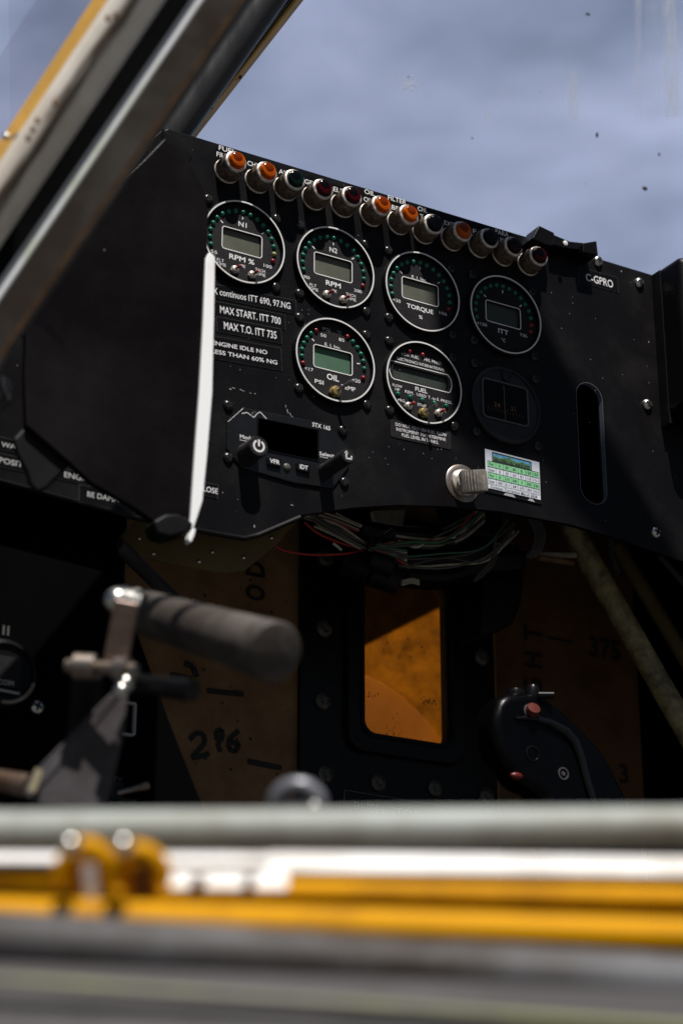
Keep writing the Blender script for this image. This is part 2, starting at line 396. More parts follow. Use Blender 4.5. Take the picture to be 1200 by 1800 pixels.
# ------------------------------------------------------------------ instrument panel
panel = thing('instrument_panel', 'black metal instrument panel carrying all the round gauges, with a tall open slot', 'instrument panel', (0.12, PY, -.05))
b = B()
outl = mm([(-300, 20), (-110, 20), (-85, 45), (-56, 71)]) + [(.60, .0705), (.60, -.215)] + mm([(356.6, -157), (306, -150.5), (257, -148), (200, -150), (159, -154.5), (119, -161.5),
       (84, -170.5), (47, -183), (14, -202.5), (6, -205.5), (-17, -206), (-67, -206), (-155, -200), (-300, -196)])
slot = rrect(.2797, -.0815, .0235, .094, .01174, 8)
def plate_with_hole(outer, hole, y0, y1):
    bb = B(); hs = hole if isinstance(hole[0][0], (tuple, list)) else [hole]
    ls = [[bb.b.verts.new((x, y0, z)) for x, z in l] for l in [outer] + hs]
    es = [bb.b.edges.new((l[i], l[(i + 1) % len(l)])) for l in ls for i in range(len(l))]
    bmesh.ops.triangle_fill(bb.b, use_beauty=True, use_dissolve=False, edges=es)
    r = bmesh.ops.extrude_face_region(bb.b, geom=list(bb.b.faces))
    for v in [e for e in r['geom'] if isinstance(e, bmesh.types.BMVert)]: v.co.y = y1
    return bb
plate = plate_with_hole(outl, [slot] + [circ(gx * .0691, -gz * .0693, .0288, 48) for gx, gz in ((0, 0), (1, 0), (2, 0), (3, 0), (1, 1), (2, 1))], PY, PY + .0032).build('plate', 'panel_black', panel)
md = plate.modifiers.new('bevel', 'BEVEL'); md.width = .0005; md.segments = 2; md.limit_method = 'ANGLE'
# bright worn edge of the slot, folded stiffener under the left part, the deck behind
b = B(); b.ring(rrect(.2797, -.0815, .0243, .0948, .0121, 8), rrect(.2797, -.0815, .0229, .0934, .0115, 8), PY - .0004, PY + .006); b.build('slot_rim', 'bezel_black', panel)
b = B(); b.ring(rrect(.2797, -.0815, .0234, .0939, .0117, 10), rrect(.2797, -.0815, .0227, .0932, .01135, 10), PY - .0005, PY + .0036); b.build('worn_rim', 'rim_metal', panel)
b = B(); b.xz([(-.056, .0690), (.60, .0690), (.60, .0662), (-.056, .0662)], PY + .0034, .222); b.build('deck', 'wall_black', panel)
b = B(); b.box(.262, .40, .050, .054, -.100, .0655); b.build('slot_backing', 'wall_black', panel)
b = B(); b.tube([(-.30, PY + .0012, -.1975), (-.155, PY + .0012, -.2010), (-.067, PY + .0012, -.2068), (-.017, PY + .0012, -.2068), (.006, PY + .0012, -.2062), (.016, PY + .0012, -.2022), (.046, PY + .0012, -.1842)], .0018, 8)
b.build('rolled_edge', 'bezel_black', panel)
for x, z in ((.3316, .0599), (.3321, -.0398), (.3328, -.1396)):
    shared('bigscrew', panel, (x, PY, z), .4)
for px, py in ((948, 428), (1052, 457)):
    p = at(px, py, PY - .002); shared('bigscrew', panel, (p.x, PY, p.z - .0005), .2)
for px, py in ((573, 477), (837, 636)): pass
# chips and scratches in the black paint
b = B(); rnd = random.Random(3)
def chip(px, py, w, h, a=0):
    p = at(px, py, PY); n = 6; pts = []
    for i in range(n):
        t = 2 * math.pi * i / n; x = w * math.cos(t) * rnd.uniform(.6, 1); z = h * math.sin(t) * rnd.uniform(.6, 1)
        pts.append((p.x + x * math.cos(a) - z * math.sin(a), PY - .00012, p.z + x * math.sin(a) + z * math.cos(a)))
    b.poly(pts)
for c in ((410, 682, .0020, .0003, -.1), (425, 686, .0024, .0003, -.2), (405, 684, .0012, .0004, -.3), (440, 691, .0012, .0002, -.2), (448, 692, .0006, .0003, 0),
          (502, 714, .0002, .0016, .1), (505, 722, .0003, .0024, .3), (510, 728, .0003, .0020, .6), (514, 733, .0002, .0012, .8), (551, 697, .0006, .0005, 0),
          (513, 888, .0016, .0003, -.1), (1139, 601, .0004, .0010, .3), (1037, 632, .0004, .0004, 0), (1091, 477, .0007, .0006, 0), (1006, 533, .0004, .0003, 0), (447, 925, .0004, .0014, .2),
          (590, 728, .0003, .0003, 0), (391, 866, .0006, .0003, 0), (775, 790, .0004, .0003, 0), (690, 560, .0003, .0003, 0), (1035, 1, .0003, .0003, 0)):
    chip(*c)
for k in range(46):
    chip(rnd.uniform(400, 1140), rnd.uniform(520, 890), rnd.uniform(.0002, .0008), rnd.uniform(.00008, .0002), rnd.uniform(0, 3))
o = b.build('paint_chips', 'ink_grey', panel, normals=False)

# ------------------------------------------------------------------ gauges
S = .0691; SZ = .0693; FY = .0032
def gauge_shell(name, label, cx, cz, group='round gauges on the panel', ringcol='ring_white', screws=True, rr=.030, skip=(), win=None):
    g = thing(name, label, 'gauge', (cx, 0, cz), group)
    b = B(); b.lathe((cx, 0, cz), [(rr + .0010, -PY - .0002), (rr + .0009, -.0004), (rr + .0002, .0003), (rr - .0010, .0003), (rr - .0014, -.0001), (rr - .0016, -.0034)], n=72, close=False)
    b.build('bezel', 'bezel_black', g)
    b = B(); b.ring(circ(cx, cz, rr, 72), circ(cx, cz, rr - .00095, 72), -.00055, 0); b.build('white_ring', ringcol, g)
    hole = win if win else rrect(cx - .0001, cz + .0013, .0284, .0156, .0016)
    plate_with_hole(circ(cx, cz, rr - .0014, 64), hole, FY, FY + .0024).build('face', 'face_black', g)
    if screws:
        for k, (sx, sz) in enumerate(((-.0256, .0262), (.0256, .0262), (-.0256, -.0254), (.0256, -.0254))):
            if k in skip: continue
            shared('screw', g, (cx + sx, PY, cz + sz), rnd.uniform(0, 1.5))
    return g
def lcd(g, cx, cz, w, h, m, line=.0006, r=.0022):
    y = FY
    b = B(); b.ring(rrect(cx, cz, w, h, r), rrect(cx, cz, w - 2 * line, h - 2 * line, r - line), y - .00025, y)
    f = b.build('screen_frame', 'ring_white', g)
    b = B(); b.xz(rrect(cx, cz, w - .0010, h - .0010, .001), y + .0021, y + .0030); b.build('screen', m, g)
def leds(g, cx, cz, angs, R=.0238, reds=(), yel=(), off=()):
    for i, a in enumerate(angs):
        t = math.radians(a); m = 'led_red' if i in reds else 'led_yellow' if i in yel else None
        shared('led', g, (cx + R * math.cos(t), FY, cz + R * math.sin(t)), 0, m)
def hexnut(b, c, r, h, hole=True):
    pts = [(c[0] + r * math.cos(math.radians(60 * i + 15)), c[2] + r * math.sin(math.radians(60 * i + 15))) for i in range(6)]
    b.xz(pts, c[1], c[1] - h); return b
def switch(g, x, z, nut='nickel_warm', tip='red_tip', ln=.0046, r=.0030, lr=.0009, dirv=(.25, -1, .05), tilt=None):
    b = B(); hexnut(b, (x, FY, z), r, .0016); b.lathe((x, FY - .0016, z), [(r * .72, 0), (r * .72, .0012), (r * .5, .0016)], n=16)
    n = b.build('switch', nut, g)
    b = B(); d = Vector(dirv).normalized(); p = Vector((x, FY - .0026, z)); b.lathe(p, [(lr * .8, 0), (lr, ln * .6), (lr * 1.35, ln * .95), (lr * .8, ln * 1.08), (.0001, ln * 1.1)], d, n=12)
    b.build('lever', tip, n)
def ticks(b, cx, cz, angs, R0=.0185, R1=.0208, w=.00035):
    for a in angs:
        t = math.radians(a); u = Vector((math.cos(t), 0, math.sin(t))); v = Vector((-u.z, 0, u.x))
        c = Vector((cx, FY - .0001, cz)); b.poly([c + u * R0 - v * w, c + u * R1 - v * w, c + u * R1 + v * w, c + u * R0 + v * w])
TY = FY - .00012
def L17(): return [196 - 13.25 * i for i in range(17)]
def txts(g, cx, cz, items, m='ink_white', name='lettering'):
    b = B()
    for body, x, z, h, w, *rest in items:
        b.text(body, cx + x / 1000, cz + z / 1000, h / 1000, None if w is None else w / 1000, TY, bold=rest[0] if rest else (.002 if h < 2.6 else .010))
    if items and name == 'lettering': pass
    return b

# N1
def rpm(name, lab, cx, title, under, lo_, hi_):
    g = gauge_shell(name, lab, cx, 0)
    lcd(g, cx - .0001, .0013, .0300, .0170, 'lcd_grey')
    leds(g, cx, 0, L17(), reds=(16,), yel=(15,) if title == 'N1' else ())
    b = txts(g, cx, 0, [(title, 0, 14.6, 3.6, 6.0), (under, 0, -11.4, 3.6, 18.5 if '%' in under else 11.5, .02), (lo_, -20.4, -11.6, 2.3, 4.6), (hi_, 19.2, -11.4, 2.3, 6.0),
                        ('FLT', -15.5, -16.4, 2.2, 5.2), ('TIME', -15.0, -19.2, 2.2, 7.0), ('PK', 1.2, -16.3, 2.2, 3.6), ('TACH', 13.6, -16.0, 2.2, 7.4), ('TIME', 14.2, -18.9, 2.2, 7.0)])
    ticks(b, cx, 0, (90, 141, 39)); b.build('lettering', 'ink_white', g, normals=False)
    switch(g, cx - .0055, -.0210); switch(g, cx + .0072, -.0215)
rpm('digital_gauge', 'round N1 gauge reading RPM %, topmost at the left below the first amber lamp', 0, 'N1', 'RPM %', '55', '100')
rpm('digital_gauge', 'round N2 gauge with white RPM lettering and two red-tipped switches', S, 'N2', 'RPM', '900', '2080')
# torque
g = gauge_shell('digital_gauge', 'round gauge marked TORQUE % with a blank grey screen', 2 * S, 0)
lcd(g, 2 * S - .0001, .0013, .0300, .0170, 'lcd_grey'); leds(g, 2 * S, 0, L17(), reds=(16,))
b = txts(g, 2 * S, 0, [('E. I. Inc.', -.6, 11.4, 2.3, 12.5), ('TORQUE', -.4, -12.0, 3.2, 21.5, .02), ('%', 0, -18.4, 2.6, 3.0), ('<30', -19.2, -10.6, 2.5, 6.2), ('106', 18.4, -10.8, 2.3, 6.2)])
ticks(b, 2 * S, 0, (90, 141, 39)); b.build('lettering', 'ink_white', g, normals=False)
# ITT
g = gauge_shell('digital_gauge', 'round gauge marked ITT, in shade at the right end of the upper gauges', 3 * S, 0)
lcd(g, 3 * S - .0001, .0013, .0300, .0170, 'lcd_dark'); leds(g, 3 * S, 0, L17(), reds=(15, 16))
b = txts(g, 3 * S, 0, [('ITT', -.5, -12.2, 3.6, 8.6), ('°C', -.7, -18.9, 2.5, 3.6), ('<130', -18.6, -10.7, 2.4, 8.6), ('735', 16.8, -10.8, 2.3, 6.0)])
ticks(b, 3 * S, 0, (90, 141, 39)); b.build('lettering', 'ink_white', g, normals=False)
# oil
cz = -SZ
g = gauge_shell('digital_gauge', 'round OIL gauge with a green screen, green lights and brass toggle', S, cz)
lcd(g, S - .0001, cz + .0013, .0300, .0170, 'lcd_green')
leds(g, S, cz, [196, 184, 172, 160, 148, 136, 124], reds=(0, 6)); leds(g, S, cz, [63, 51, 39, 27, 14.5, 1.5, -15.5], reds=(0, 6))
b = txts(g, S, cz, [('50', -7.5, 17.6, 2.3, 4.2), ('85', 6.4, 17.8, 2.3, 4.2), ('E. I. Inc.', -.3, 11.6, 2.2, 12.2), ('OIL', -.1, -11.6, 4.1, 9.2, .02), ('<17', -18.2, -9.8, 2.5, 6.4),
                    ('PSI', -10.5, -17.2, 2.8, 6.6), ('TEMP', 11.6, -16.4, 2.9, 10.8), ('<20', 17.6, -9.6, 2.5, 6.4)])
ticks(b, S, cz, (141, 10)); b.build('lettering', 'ink_white', g, normals=False)
b = txts(g, S, cz, [('PSI', -5.3, 22.6, 2.3, 5.4), ('°C', 4.6, 22.8, 2.3, 3.4)]); b.build('small_lettering', 'ink_grey', g, normals=False)
b = B(); hexnut(b, (S + .0008, FY, cz - .0222), .0044, .0018); b.lathe((S + .0008, FY - .0018, cz - .0222), [(.0033, 0), (.0033, .0022), (.0021, .0026)], n=20); n_ = b.build('toggle_switch', 'brass', g)
b = B(); b.lathe((S + .0010, -.0008, cz - .0222), [(.0009, 0), (.0012, .008), (.0016, .0118), (.0012, .0128), (.0001, .0131)], (.35, -1, .22), n=14); b.build('lever', 'steel_dull', n_)
# fuel
fx = 2 * S
g = gauge_shell('digital_gauge', 'round FUEL gauge with a wide screen, a row of five green lights and three switches', 2 * S, cz, win=rrect(fx - .0008, cz + .0052, .0435, .0105, .0012))
b = B()
o_ = mm([(-25.0, 11.8), (19.0, 14.2)])
out_ = [(fx + x / 1000, cz + z / 1000) for x, z in ((-25.2, 12.3), (-26.0, 8), (-26.0, 4), (-24.2, -.6), (-22, -1.6), (0, -1.6), (21.6, -1.6), (23.2, -.6), (24.6, 4), (24.0, 9), (21.5, 12.3), (0, 12.3))]
in_ = [(fx + x / 1000, cz + z / 1000) for x, z in ((-24.7, 11.7), (-25.3, 8), (-25.3, 4), (-23.7, -.1), (-21.8, -.95), (0, -.95), (21.4, -.95), (22.7, -.1), (23.9, 4), (23.3, 9), (21.2, 11.7), (0, 11.7))]
b.ring(out_, in_, FY - .00025, FY); b.build('screen_frame', 'ring_white', g)
b = B(); b.xz(rrect(fx - .0006, cz + .0052, .0460, .0130, .0012), FY + .0021, FY + .003); b.build('screen', 'lcd_dark', g)
b = txts(g, fx, cz, [('LOW FUEL', -8.8, 19.2, 2.2, 13.6), ('HI/L PRESS.', 9.4, 19.4, 2.2, 14.5), ('ELECTRONICS INTERNATIONAL', -.4, 14.9, 2.1, 38), ('FUEL', -.4, -4.5, 3.1, 9.6),
                     ('FLOW', -19.4, -5.8, 2.0, 7.6), ('HP', -19.4, -8.5, 2.0, 3.5), ('REM.', -10, -8.4, 2.1, 6.8), ('USED', -.4, -8.4, 2.1, 7.6), ('T. to E.', 9.4, -8.4, 2.1, 9.0), ('PRESS.', 19.8, -8.4, 2.0, 9.2),
                     ('PRG.', -16.0, -15.9, 2.0, 6.2), ('STEP', -.2, -15.7, 2.0, 7), ('BRG.', 16.2, -15.6, 2.0, 6)])
b.build('lettering', 'ink_white', g, normals=False)
for k in range(5): shared('led', g, (fx - .0191 + .0096 * k, FY, cz - .0118), 0)
for x in (-.0095, .0010): shared('led', g, (fx + x, FY, cz + .0222), 0, 'led_red')
switch(g, fx - .0115, cz - .0192, tip='red_tip'); switch(g, fx + .0125, cz - .0190)
b = B(); hexnut(b, (fx + .0002, FY, cz - .0218), .0040, .0018); b.lathe((fx + .0002, FY - .0018, cz - .0218), [(.0030, 0), (.0030, .0018), (.002, .0022)], n=20); n_ = b.build('toggle_switch', 'brass', g)
b = B(); b.lathe((fx + .0004, -.0004, cz - .0218), [(.0008, 0), (.0011, .007), (.0014, .0098), (.001, .0106), (.0001, .0108)], (.3, -1, .25), n=14); b.build('lever', 'steel_dull', n_)

# compass
cp = at(891.5, 711, .0); cx, cz = cp.x, cp.z
g = thing('compass', 'round all-black compass with a dark square window, in shade left of the slot', 'compass', (cx, 0, cz))
b = B(); b.lathe((cx, PY, cz), [(.0292, 0), (.0288, .0026), (.0276, .0034), (.0262, .0034)], n=72, close=False)
b.lathe((cx, PY, cz), [(.0262, .0034), (.0260, .0026), (.0001, .0026)], n=72, close=False); b.build('case', 'case_dim', g)
b = B(); b.ring(rrect(cx - .0015, cz + .0015, .0385, .0300, .0035), rrect(cx - .0015, cz + .0015, .0365, .0280, .0028), PY - .0036, PY - .0026); b.build('window_frame', 'label_edge', g)
b = B(); b.xz(rrect(cx - .0015, cz + .0015, .0365, .0280, .0028), PY - .0029, PY - .00265); b.build('window', 'screen_black', g)
b = B(); b.xz([(cx - .0022, cz - .0122), (cx - .0016, cz - .0122), (cx - .0022, cz + .0140), (cx - .0028, cz + .0140)], PY - .0033, PY - .00305); b.build('lubber_line', 'ink_dim', g)
b = B(); b.text('24', cx - .0085, cz - .0020, .0034, .0055, PY - .00305); b.text('21', cx + .0050, cz - .0020, .0034, .0042, PY - .00305)
for k in range(12):
    x = cx - .016 + k * .0026; hh = .0022 if k % 3 else .0034; b.poly([(x, PY - .00305, cz - .0072), (x + .00025, PY - .00305, cz - .0072), (x + .00025, PY - .00305, cz - .0072 + hh), (x, PY - .00305, cz - .0072 + hh)])
b.build('card_markings', 'rust', g, normals=False)
b = B(); b.lathe((cx + .0005, PY - .0026, cz + .0222), [(.0042, 0), (.0042, .0012), (.0034, .0014), (.0028, .0004), (.0001, .0002)], n=24); b.build('adjuster', 'case_dim', g)
for sx, sz in ((-.0256, .0262), (.0256, .0262), (-.0256, -.0254), (.0256, -.0254)): shared('screw', g, (3 * S + sx, PY, -SZ + sz), rnd.uniform(0, 1.5))

# ------------------------------------------------------------------ warning lamps
LT = [(420.2, 279.5, 'lens_orange', 'bright amber', 'first lamp from the left, over the N1 gauge'), (473.2, 297.4, 'lens_orange', 'bright amber', 'second lamp from the left'),
      (523.6, 311.2, 'lens_green', 'dark green', 'third lamp from the left'), (573.8, 328.2, 'lens_dark_red', 'dark red', 'fourth from the left'),
      (624.2, 341.8, 'lens_dark_red', 'dark red', 'above the N2 gauge, just left of an amber lamp'), (674.6, 357.8, 'lens_orange', 'bright amber', 'sixth lamp from the left'),
      (723, 372.5, 'lens_orange', 'bright amber', 'above the TORQUE gauge, left of a black lamp'), (767.5, 389, 'lens_black', 'black', 'between two amber lamps'),
      (817, 401.7, 'lens_orange', 'shaded amber', 'the amber lamp furthest right'), (864.7, 414.4, 'lens_black', 'black', 'right of the last amber lamp'),
      (906.9, 429.4, 'lens_deep_red', 'nearly black', 'second lamp from the right end'), (952.5, 446.2, 'lens_dark_red', 'red', 'at the right end of the row, under the black bracket')]
proto = None
for k, (px, py, lm, colr, where) in enumerate(LT):
    p = at(px, py, PY - .0182); loc = Vector((p.x, PY, p.z))
    lab = f'warning lamp with {colr} lens, {where}'
    if proto is None:
        proto = thing('warning_lamp', lab, 'warning lamp', loc, 'warning lamps in a row along the panel top')
        b = B(); b.lathe(loc, [(.0092, 0), (.0092, .0008), (.0086, .0013), (.0080, .0013)], n=40, close=False); b.build('mounting_washer', 'nickel_warm', proto)
        b = B(); b.lathe(loc, [(.0082, .0005), (.0087, .0014), (.0087, .0088), (.0083, .0100), (.0081, .0126)], n=120, knurl={1, 2}, amp=.0004, close=False); b.build('sleeve', 'knurl_bronze', proto, sharp=25)
        b = B(); b.lathe(loc, [(.0078, .0126), (.0079, .0134), (.0076, .0144), (.0070, .0148), (.0062, .0149), (.0058, .0142), (.0057, .0120)], n=48, close=False); b.build('cap_ring', 'nickel_warm', proto)
        b = B(); b.lathe(loc, [(.0057, .0132), (.0057, .0160), (.0055, .0171), (.0049, .0179), (.0036, .0183), (.0018, .0185), (.0001, .0185)], n=40); b.build('lens', 'lens_orange', proto)
        b = B(); b.lathe(loc + Vector((-.0005, 0, .0010)), [(.0045, .0150), (.0044, .0176), (.0032, .0185), (.0001, .0188)], n=28); b.build('shade_core', 'lens_shade', proto)  # dark core set high: the lens's unlit upper part painted in
        root = proto
    else:
        root = proto.copy(); C.objects.link(root); root.location = loc; root['label'] = lab; ORG[root.name] = loc
        for ch in list(proto.children):
            c = ch.copy(); C.objects.link(c); c.parent = root
    root.rotation_euler = (rnd.uniform(-.035, .035), rnd.uniform(-.6, .6), rnd.uniform(-.035, .035))
    for ch in root.children:
        if ch.name.startswith('lens'):
            ch.material_slots[0].link = 'OBJECT'; ch.material_slots[0].material = MATS[lm]
            if lm in ('lens_dark_red',): ch['label'] = 'dark red lens'
        if ch.name.startswith('shade_core') and lm != 'lens_orange':
            ch.material_slots[0].link = 'OBJECT'; ch.material_slots[0].material = MATS['lens_black']

# ------------------------------------------------------------------ placards
def placard(label, px, py, w, h, lines, rot=0.0, th=.0005, m='label_black', edge='label_edge', ink='ink_white', name='placard', r=.0003, Y=PY, group=None, cat='placard'):
    c = at(px, py, Y); g = thing(name, label, cat, (c.x, Y, c.z), group)
    ca, sa = math.cos(rot), math.sin(rot)
    R = lambda pts: [(c.x + (x - c.x) * ca - (z - c.z) * sa, c.z + (x - c.x) * sa + (z - c.z) * ca) for x, z in pts]
    b = B(); b.xz(R(rrect(c.x, c.z, w, h, r, 2)), Y - th, Y - .00003); b.build('plate', m, g)
    if edge:
        b = B(); b.ring(R(rrect(c.x, c.z, w + .0003, h + .0003, r, 2)), R(rrect(c.x, c.z, w - .0001, h - .0001, r, 2)), Y - th * .9, Y - .00004); b.build('edge', edge, g)
    b = B()
    for body, x, z, hh, ww, *bo in lines:
        xx = c.x + x * ca - z * sa; zz = c.z + x * sa + z * ca
        b.text(body, xx, zz, hh, ww, Y - th - .00012, rot, bold=bo[0] if bo else .004)
    b.build('lettering', ink, g, normals=False)
    return g
RO = math.radians(3.6)
placard('black placard reading MAX continuos ITT 690, 97.NG, topmost below the N1 gauge', 437, 524, .0700, .0098, [('MAX continuos ITT 690, 97.NG', -.0012, 0, .0047, .0640)], RO)
placard('black placard reading MAX START. ITT 700, second below the N1 gauge', 436, 554, .0545, .0104, [('MAX START. ITT 700', .0016, 0, .0051, .0445, .006)], RO)
placard('black placard reading MAX T.O. ITT 735', 438, 581, .0470, .0104, [('MAX T.O. ITT 735', .0006, 0, .0053, .0385, .008)], RO)
placard('black placard reading ENGINE IDLE NO LESS THAN 60% NG', 427, 620, .0560, .0158, [('ENGINE IDLE NO', -.0024, .0030, .0029, .0400, .008), ('LESS THAN 60% NG', .0008, -.0030, .0029, .0478, .008)], RO * 1.1)
placard('grey-edged placard reading DO NOT RELY ON FUEL FLOW INSTRUMENT under the FUEL gauge', 739, 764, .0480, .0128,
        [('DO NOT RELY ON FUEL FLOW', .0002, .0034, .0023, .0405, .004), ('INSTRUMENT TO DETERMINE', 0, .0000, .0023, .0390, .004), ('FUEL LEVEL IN TANKS.', -.0008, -.0034, .0023, .0290, .006)], .02, m='face_black', edge=None, r=.0012)
placard('black placard reading C-GPRO at the top right of the panel', 1050, 492, .0360, .0122, [('C-GPRO', .001, -.0006, .0062, .0246, .006)], .015)
placard('small placard ending in SE, partly behind the white strip', 352, 858, .0240, .0088, [('CLOSE', .0052, 0, .0036, .0135)], 0)
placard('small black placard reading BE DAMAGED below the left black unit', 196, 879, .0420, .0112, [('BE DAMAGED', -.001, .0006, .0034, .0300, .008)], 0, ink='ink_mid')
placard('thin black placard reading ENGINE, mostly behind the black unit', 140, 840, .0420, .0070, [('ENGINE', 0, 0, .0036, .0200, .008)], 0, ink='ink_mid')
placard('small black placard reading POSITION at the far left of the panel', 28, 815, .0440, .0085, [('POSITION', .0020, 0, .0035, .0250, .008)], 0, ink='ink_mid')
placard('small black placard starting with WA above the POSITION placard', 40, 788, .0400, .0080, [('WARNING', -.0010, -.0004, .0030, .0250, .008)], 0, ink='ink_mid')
# strip of lamp names
c = at(400, 262, PY); g = thing('lamp_name_strip', 'thin black strip of white lamp names, FUEL FILTER to PARA, along the panel top', 'label strip', (c.x, PY, .060))
b = B(); b.xz([(-.0215, .0562), (.2330, .0562), (.2330, .0665), (-.0215, .0665)], PY - .0003, PY - .00004); b.build('strip', 'label_black', g)
b = B()
def tp(body, px, py, h, w): q = at(px, py, PY); b.text(body, q.x, q.z, h, w, PY - .00045, 0, bold=.008)
for a in (('FUEL', 399, 264, .0036, .0125), ('FILTER', 398, 276, .0036, .0150), ('CHIP', 446, 290, .0036, .0100), ('AIR', 499, 304, .0036, .0085), ('GEN', 546, 322, .0036, .0100), ('ELEC', 598, 336, .0036, .0115),
          ('OIL', 649, 339, .0036, .0085), ('OV', 646, 352, .0036, .0070), ('FILTER', 697, 352, .0036, .0150), ('BP', 694, 366, .0036, .0060), ('OIL', 742, 369, .0036, .0085), ('T', 740, 381, .0036, .0030),
          ('EXT', 789, 394, .0036, .0090), ('F', 833, 407, .0036, .0030), ('PARA', 881, 410, .0040, .0115), ('X', 880, 422, .0036, .0034), ('ID', 925, 436, .0036, .0055)): tp(*a)
b.build('lettering', 'ink_white', g, normals=False)

# ------------------------------------------------------------------ transponder
c = at(505, 785, PY); tx = thing('transponder', 'black chamfered transponder face marked STX 165 with two long knobs', 'transponder', (c.x, PY, c.z))
fpl = mm([(-8.3, -130.5), (2.8, -118.2), (64, -115.6), (81.2, -130.0), (81.2, -142), (68.5, -160.5), (40, -162.5), (3, -160), (-8.3, -149.5)])
b = B(); b.xz(fpl, PY - .0017, PY - .00003); b.build('faceplate', 'radio_black', tx, bevel=.0006)
sc = mm([(12.6, -122.8), (58.2, -121.4), (58.2, -144.2), (21, -145.0), (12.6, -140)])
def inset(pts, d):
    cx_ = sum(p[0] for p in pts) / len(pts); cz_ = sum(p[1] for p in pts) / len(pts)
    return [(cx_ + (x - cx_) * (1 - d), cz_ + (z - cz_) * (1 - d * 1.6)) for x, z in pts]
b = B(); b.ring(sc, inset(sc, .05), PY - .0023, PY - .0014); b.build('screen_frame', 'bezel_black', tx, bevel=.0003)
b = B(); b.xz(inset(sc, .05), PY - .0017, PY - .0015); b.build('screen', 'screen_black', tx)
yf = PY - .0018
b = B(); q = at(567, 750, yf); b.text('STX 165', q.x - .001, q.z, .0029, .0135, yf)
q = at(434, 769, yf); b.text('Mode', q.x - .0002, q.z, .0026, .0095, yf, .05); b.xz([(q.x - .005, q.z - .0026), (q.x + .004, q.z - .0022), (q.x + .004, q.z - .0025), (q.x - .005, q.z - .0029)], yf, yf + .0001)
q = at(574, 799, yf); b.text('Select', q.x, q.z, .0025, .0110, yf, .05); b.xz([(q.x - .005, q.z - .0024), (q.x + .001, q.z - .0021), (q.x + .001, q.z - .0024), (q.x - .005, q.z - .0027)], yf, yf + .0001)
b.build('lettering', 'ink_white', tx, normals=False)
b = B()
zig = [(425, 727), (434, 725), (441, 730), (447, 723), (452, 727), (457, 724), (470, 738)]; zp = [at(x, y, yf) for x, y in zig]
for a, d in zip(zp, zp[1:]): b.beam(a, d, (0, 1, 0), .0002, .00045)
zp = [at(x, y, yf) for x, y in ((441, 730), (446, 734), (452, 727), (447, 723))]
for a, d in zip(zp, zp[1:] + zp[:1]): b.beam(a, d, (0, 1, 0), .0002, .0004)
b.build('mountain_logo', 'ink_white', tx)
def long_knob(px, py, L_, r, sym):
    tip = at(px, py, PY - L_); x, z = tip.x, tip.z
    b = B(); b.lathe((x, PY - .0014, z), [(r * 1.08, 0), (r * 1.06, .002), (r, .0035), (r, L_ - .0022), (r * .93, L_ - .0014), (r * .90, L_ - .0014)], n=96, knurl={2, 3, 4}, amp=.00015, close=False)
    kb = b.build('knob', 'knob_black', tx, sharp=50)
    b = B(); b.xz(circ(x, z, r * .92, 40), PY - L_ + .0000, PY - L_ + .001); cp_ = b.build('knob_cap', 'face_black', kb)
    b = B(); y = PY - L_ - .00012
    if sym == 'power':
        n = 24; o = []; i_ = []
        for k in range(n + 1):
            a = math.radians(90 + 28 + (360 - 56) * k / n); o.append((x + r * .60 * math.cos(a), y, z + r * .60 * math.sin(a))); i_.append((x + r * .42 * math.cos(a), y, z + r * .42 * math.sin(a)))
        for k in range(n): b.poly([o[k], o[k + 1], i_[k + 1], i_[k]])
        b.poly([(x - r * .09, y, z + r * .62), (x + r * .09, y, z + r * .62), (x + r * .09, y, z - r * .02), (x - r * .09, y, z - r * .02)])
    else:
        def seg(x0, z0, x1, z1, w=.09):
            d = Vector((x1 - x0, 0, z1 - z0)).normalized(); n_ = Vector((-d.z, 0, d.x)) * r * w; a = Vector((x + r * x0, y, z + r * z0)); e = Vector((x + r * x1, y, z + r * z1)); b.poly([a - n_, e - n_, e + n_, a + n_])
        seg(-.30, .45, -.30, -.40); seg(-.38, -.40, .50, -.40); seg(.45, -.40, .45, .05)
        b.poly([(x - r * .58, y, z + r * .28), (x - r * .30, y, z + r * .66), (x - r * .02, y, z + r * .28)])
    b.build('symbol', 'ink_white', kb, normals=False)
long_knob(455, 784, .0170, .0070, 'power'); long_knob(612, 801, .031, .0050, 'arrow')
for (px, py, t) in ((482, 812, 'VFR'), (533, 822, 'IDT')):
    q = at(px, py, PY - .003); b = B(); b.xz(rrect(q.x, q.z, .0098, .0056, .0006, 3), PY - .0036, PY - .0014); kb = b.build('button', 'bezel_black', tx, bevel=.0003)
    b = B(); b.text(t, q.x, q.z, .0029, .0072 if t == 'VFR' else .0060, PY - .0038, bold=.02); b.build('lettering', 'ink_white', kb, normals=False)
q = at(505, 820, PY - .003); b = B(); b.lathe((q.x, PY - .0014, q.z), [(.0024, 0), (.0023, .0014), (.0015, .0020), (.0001, .0021)], n=20); b.build('light_sensor', 'lcd_grey', tx)
for px, py in ((402, 712), (603, 756), (402, 804), (606, 847)):
    q = at(px, py, PY - .0012); shared('screw', tx, (q.x, PY, q.z), rnd.uniform(0, 1.5))

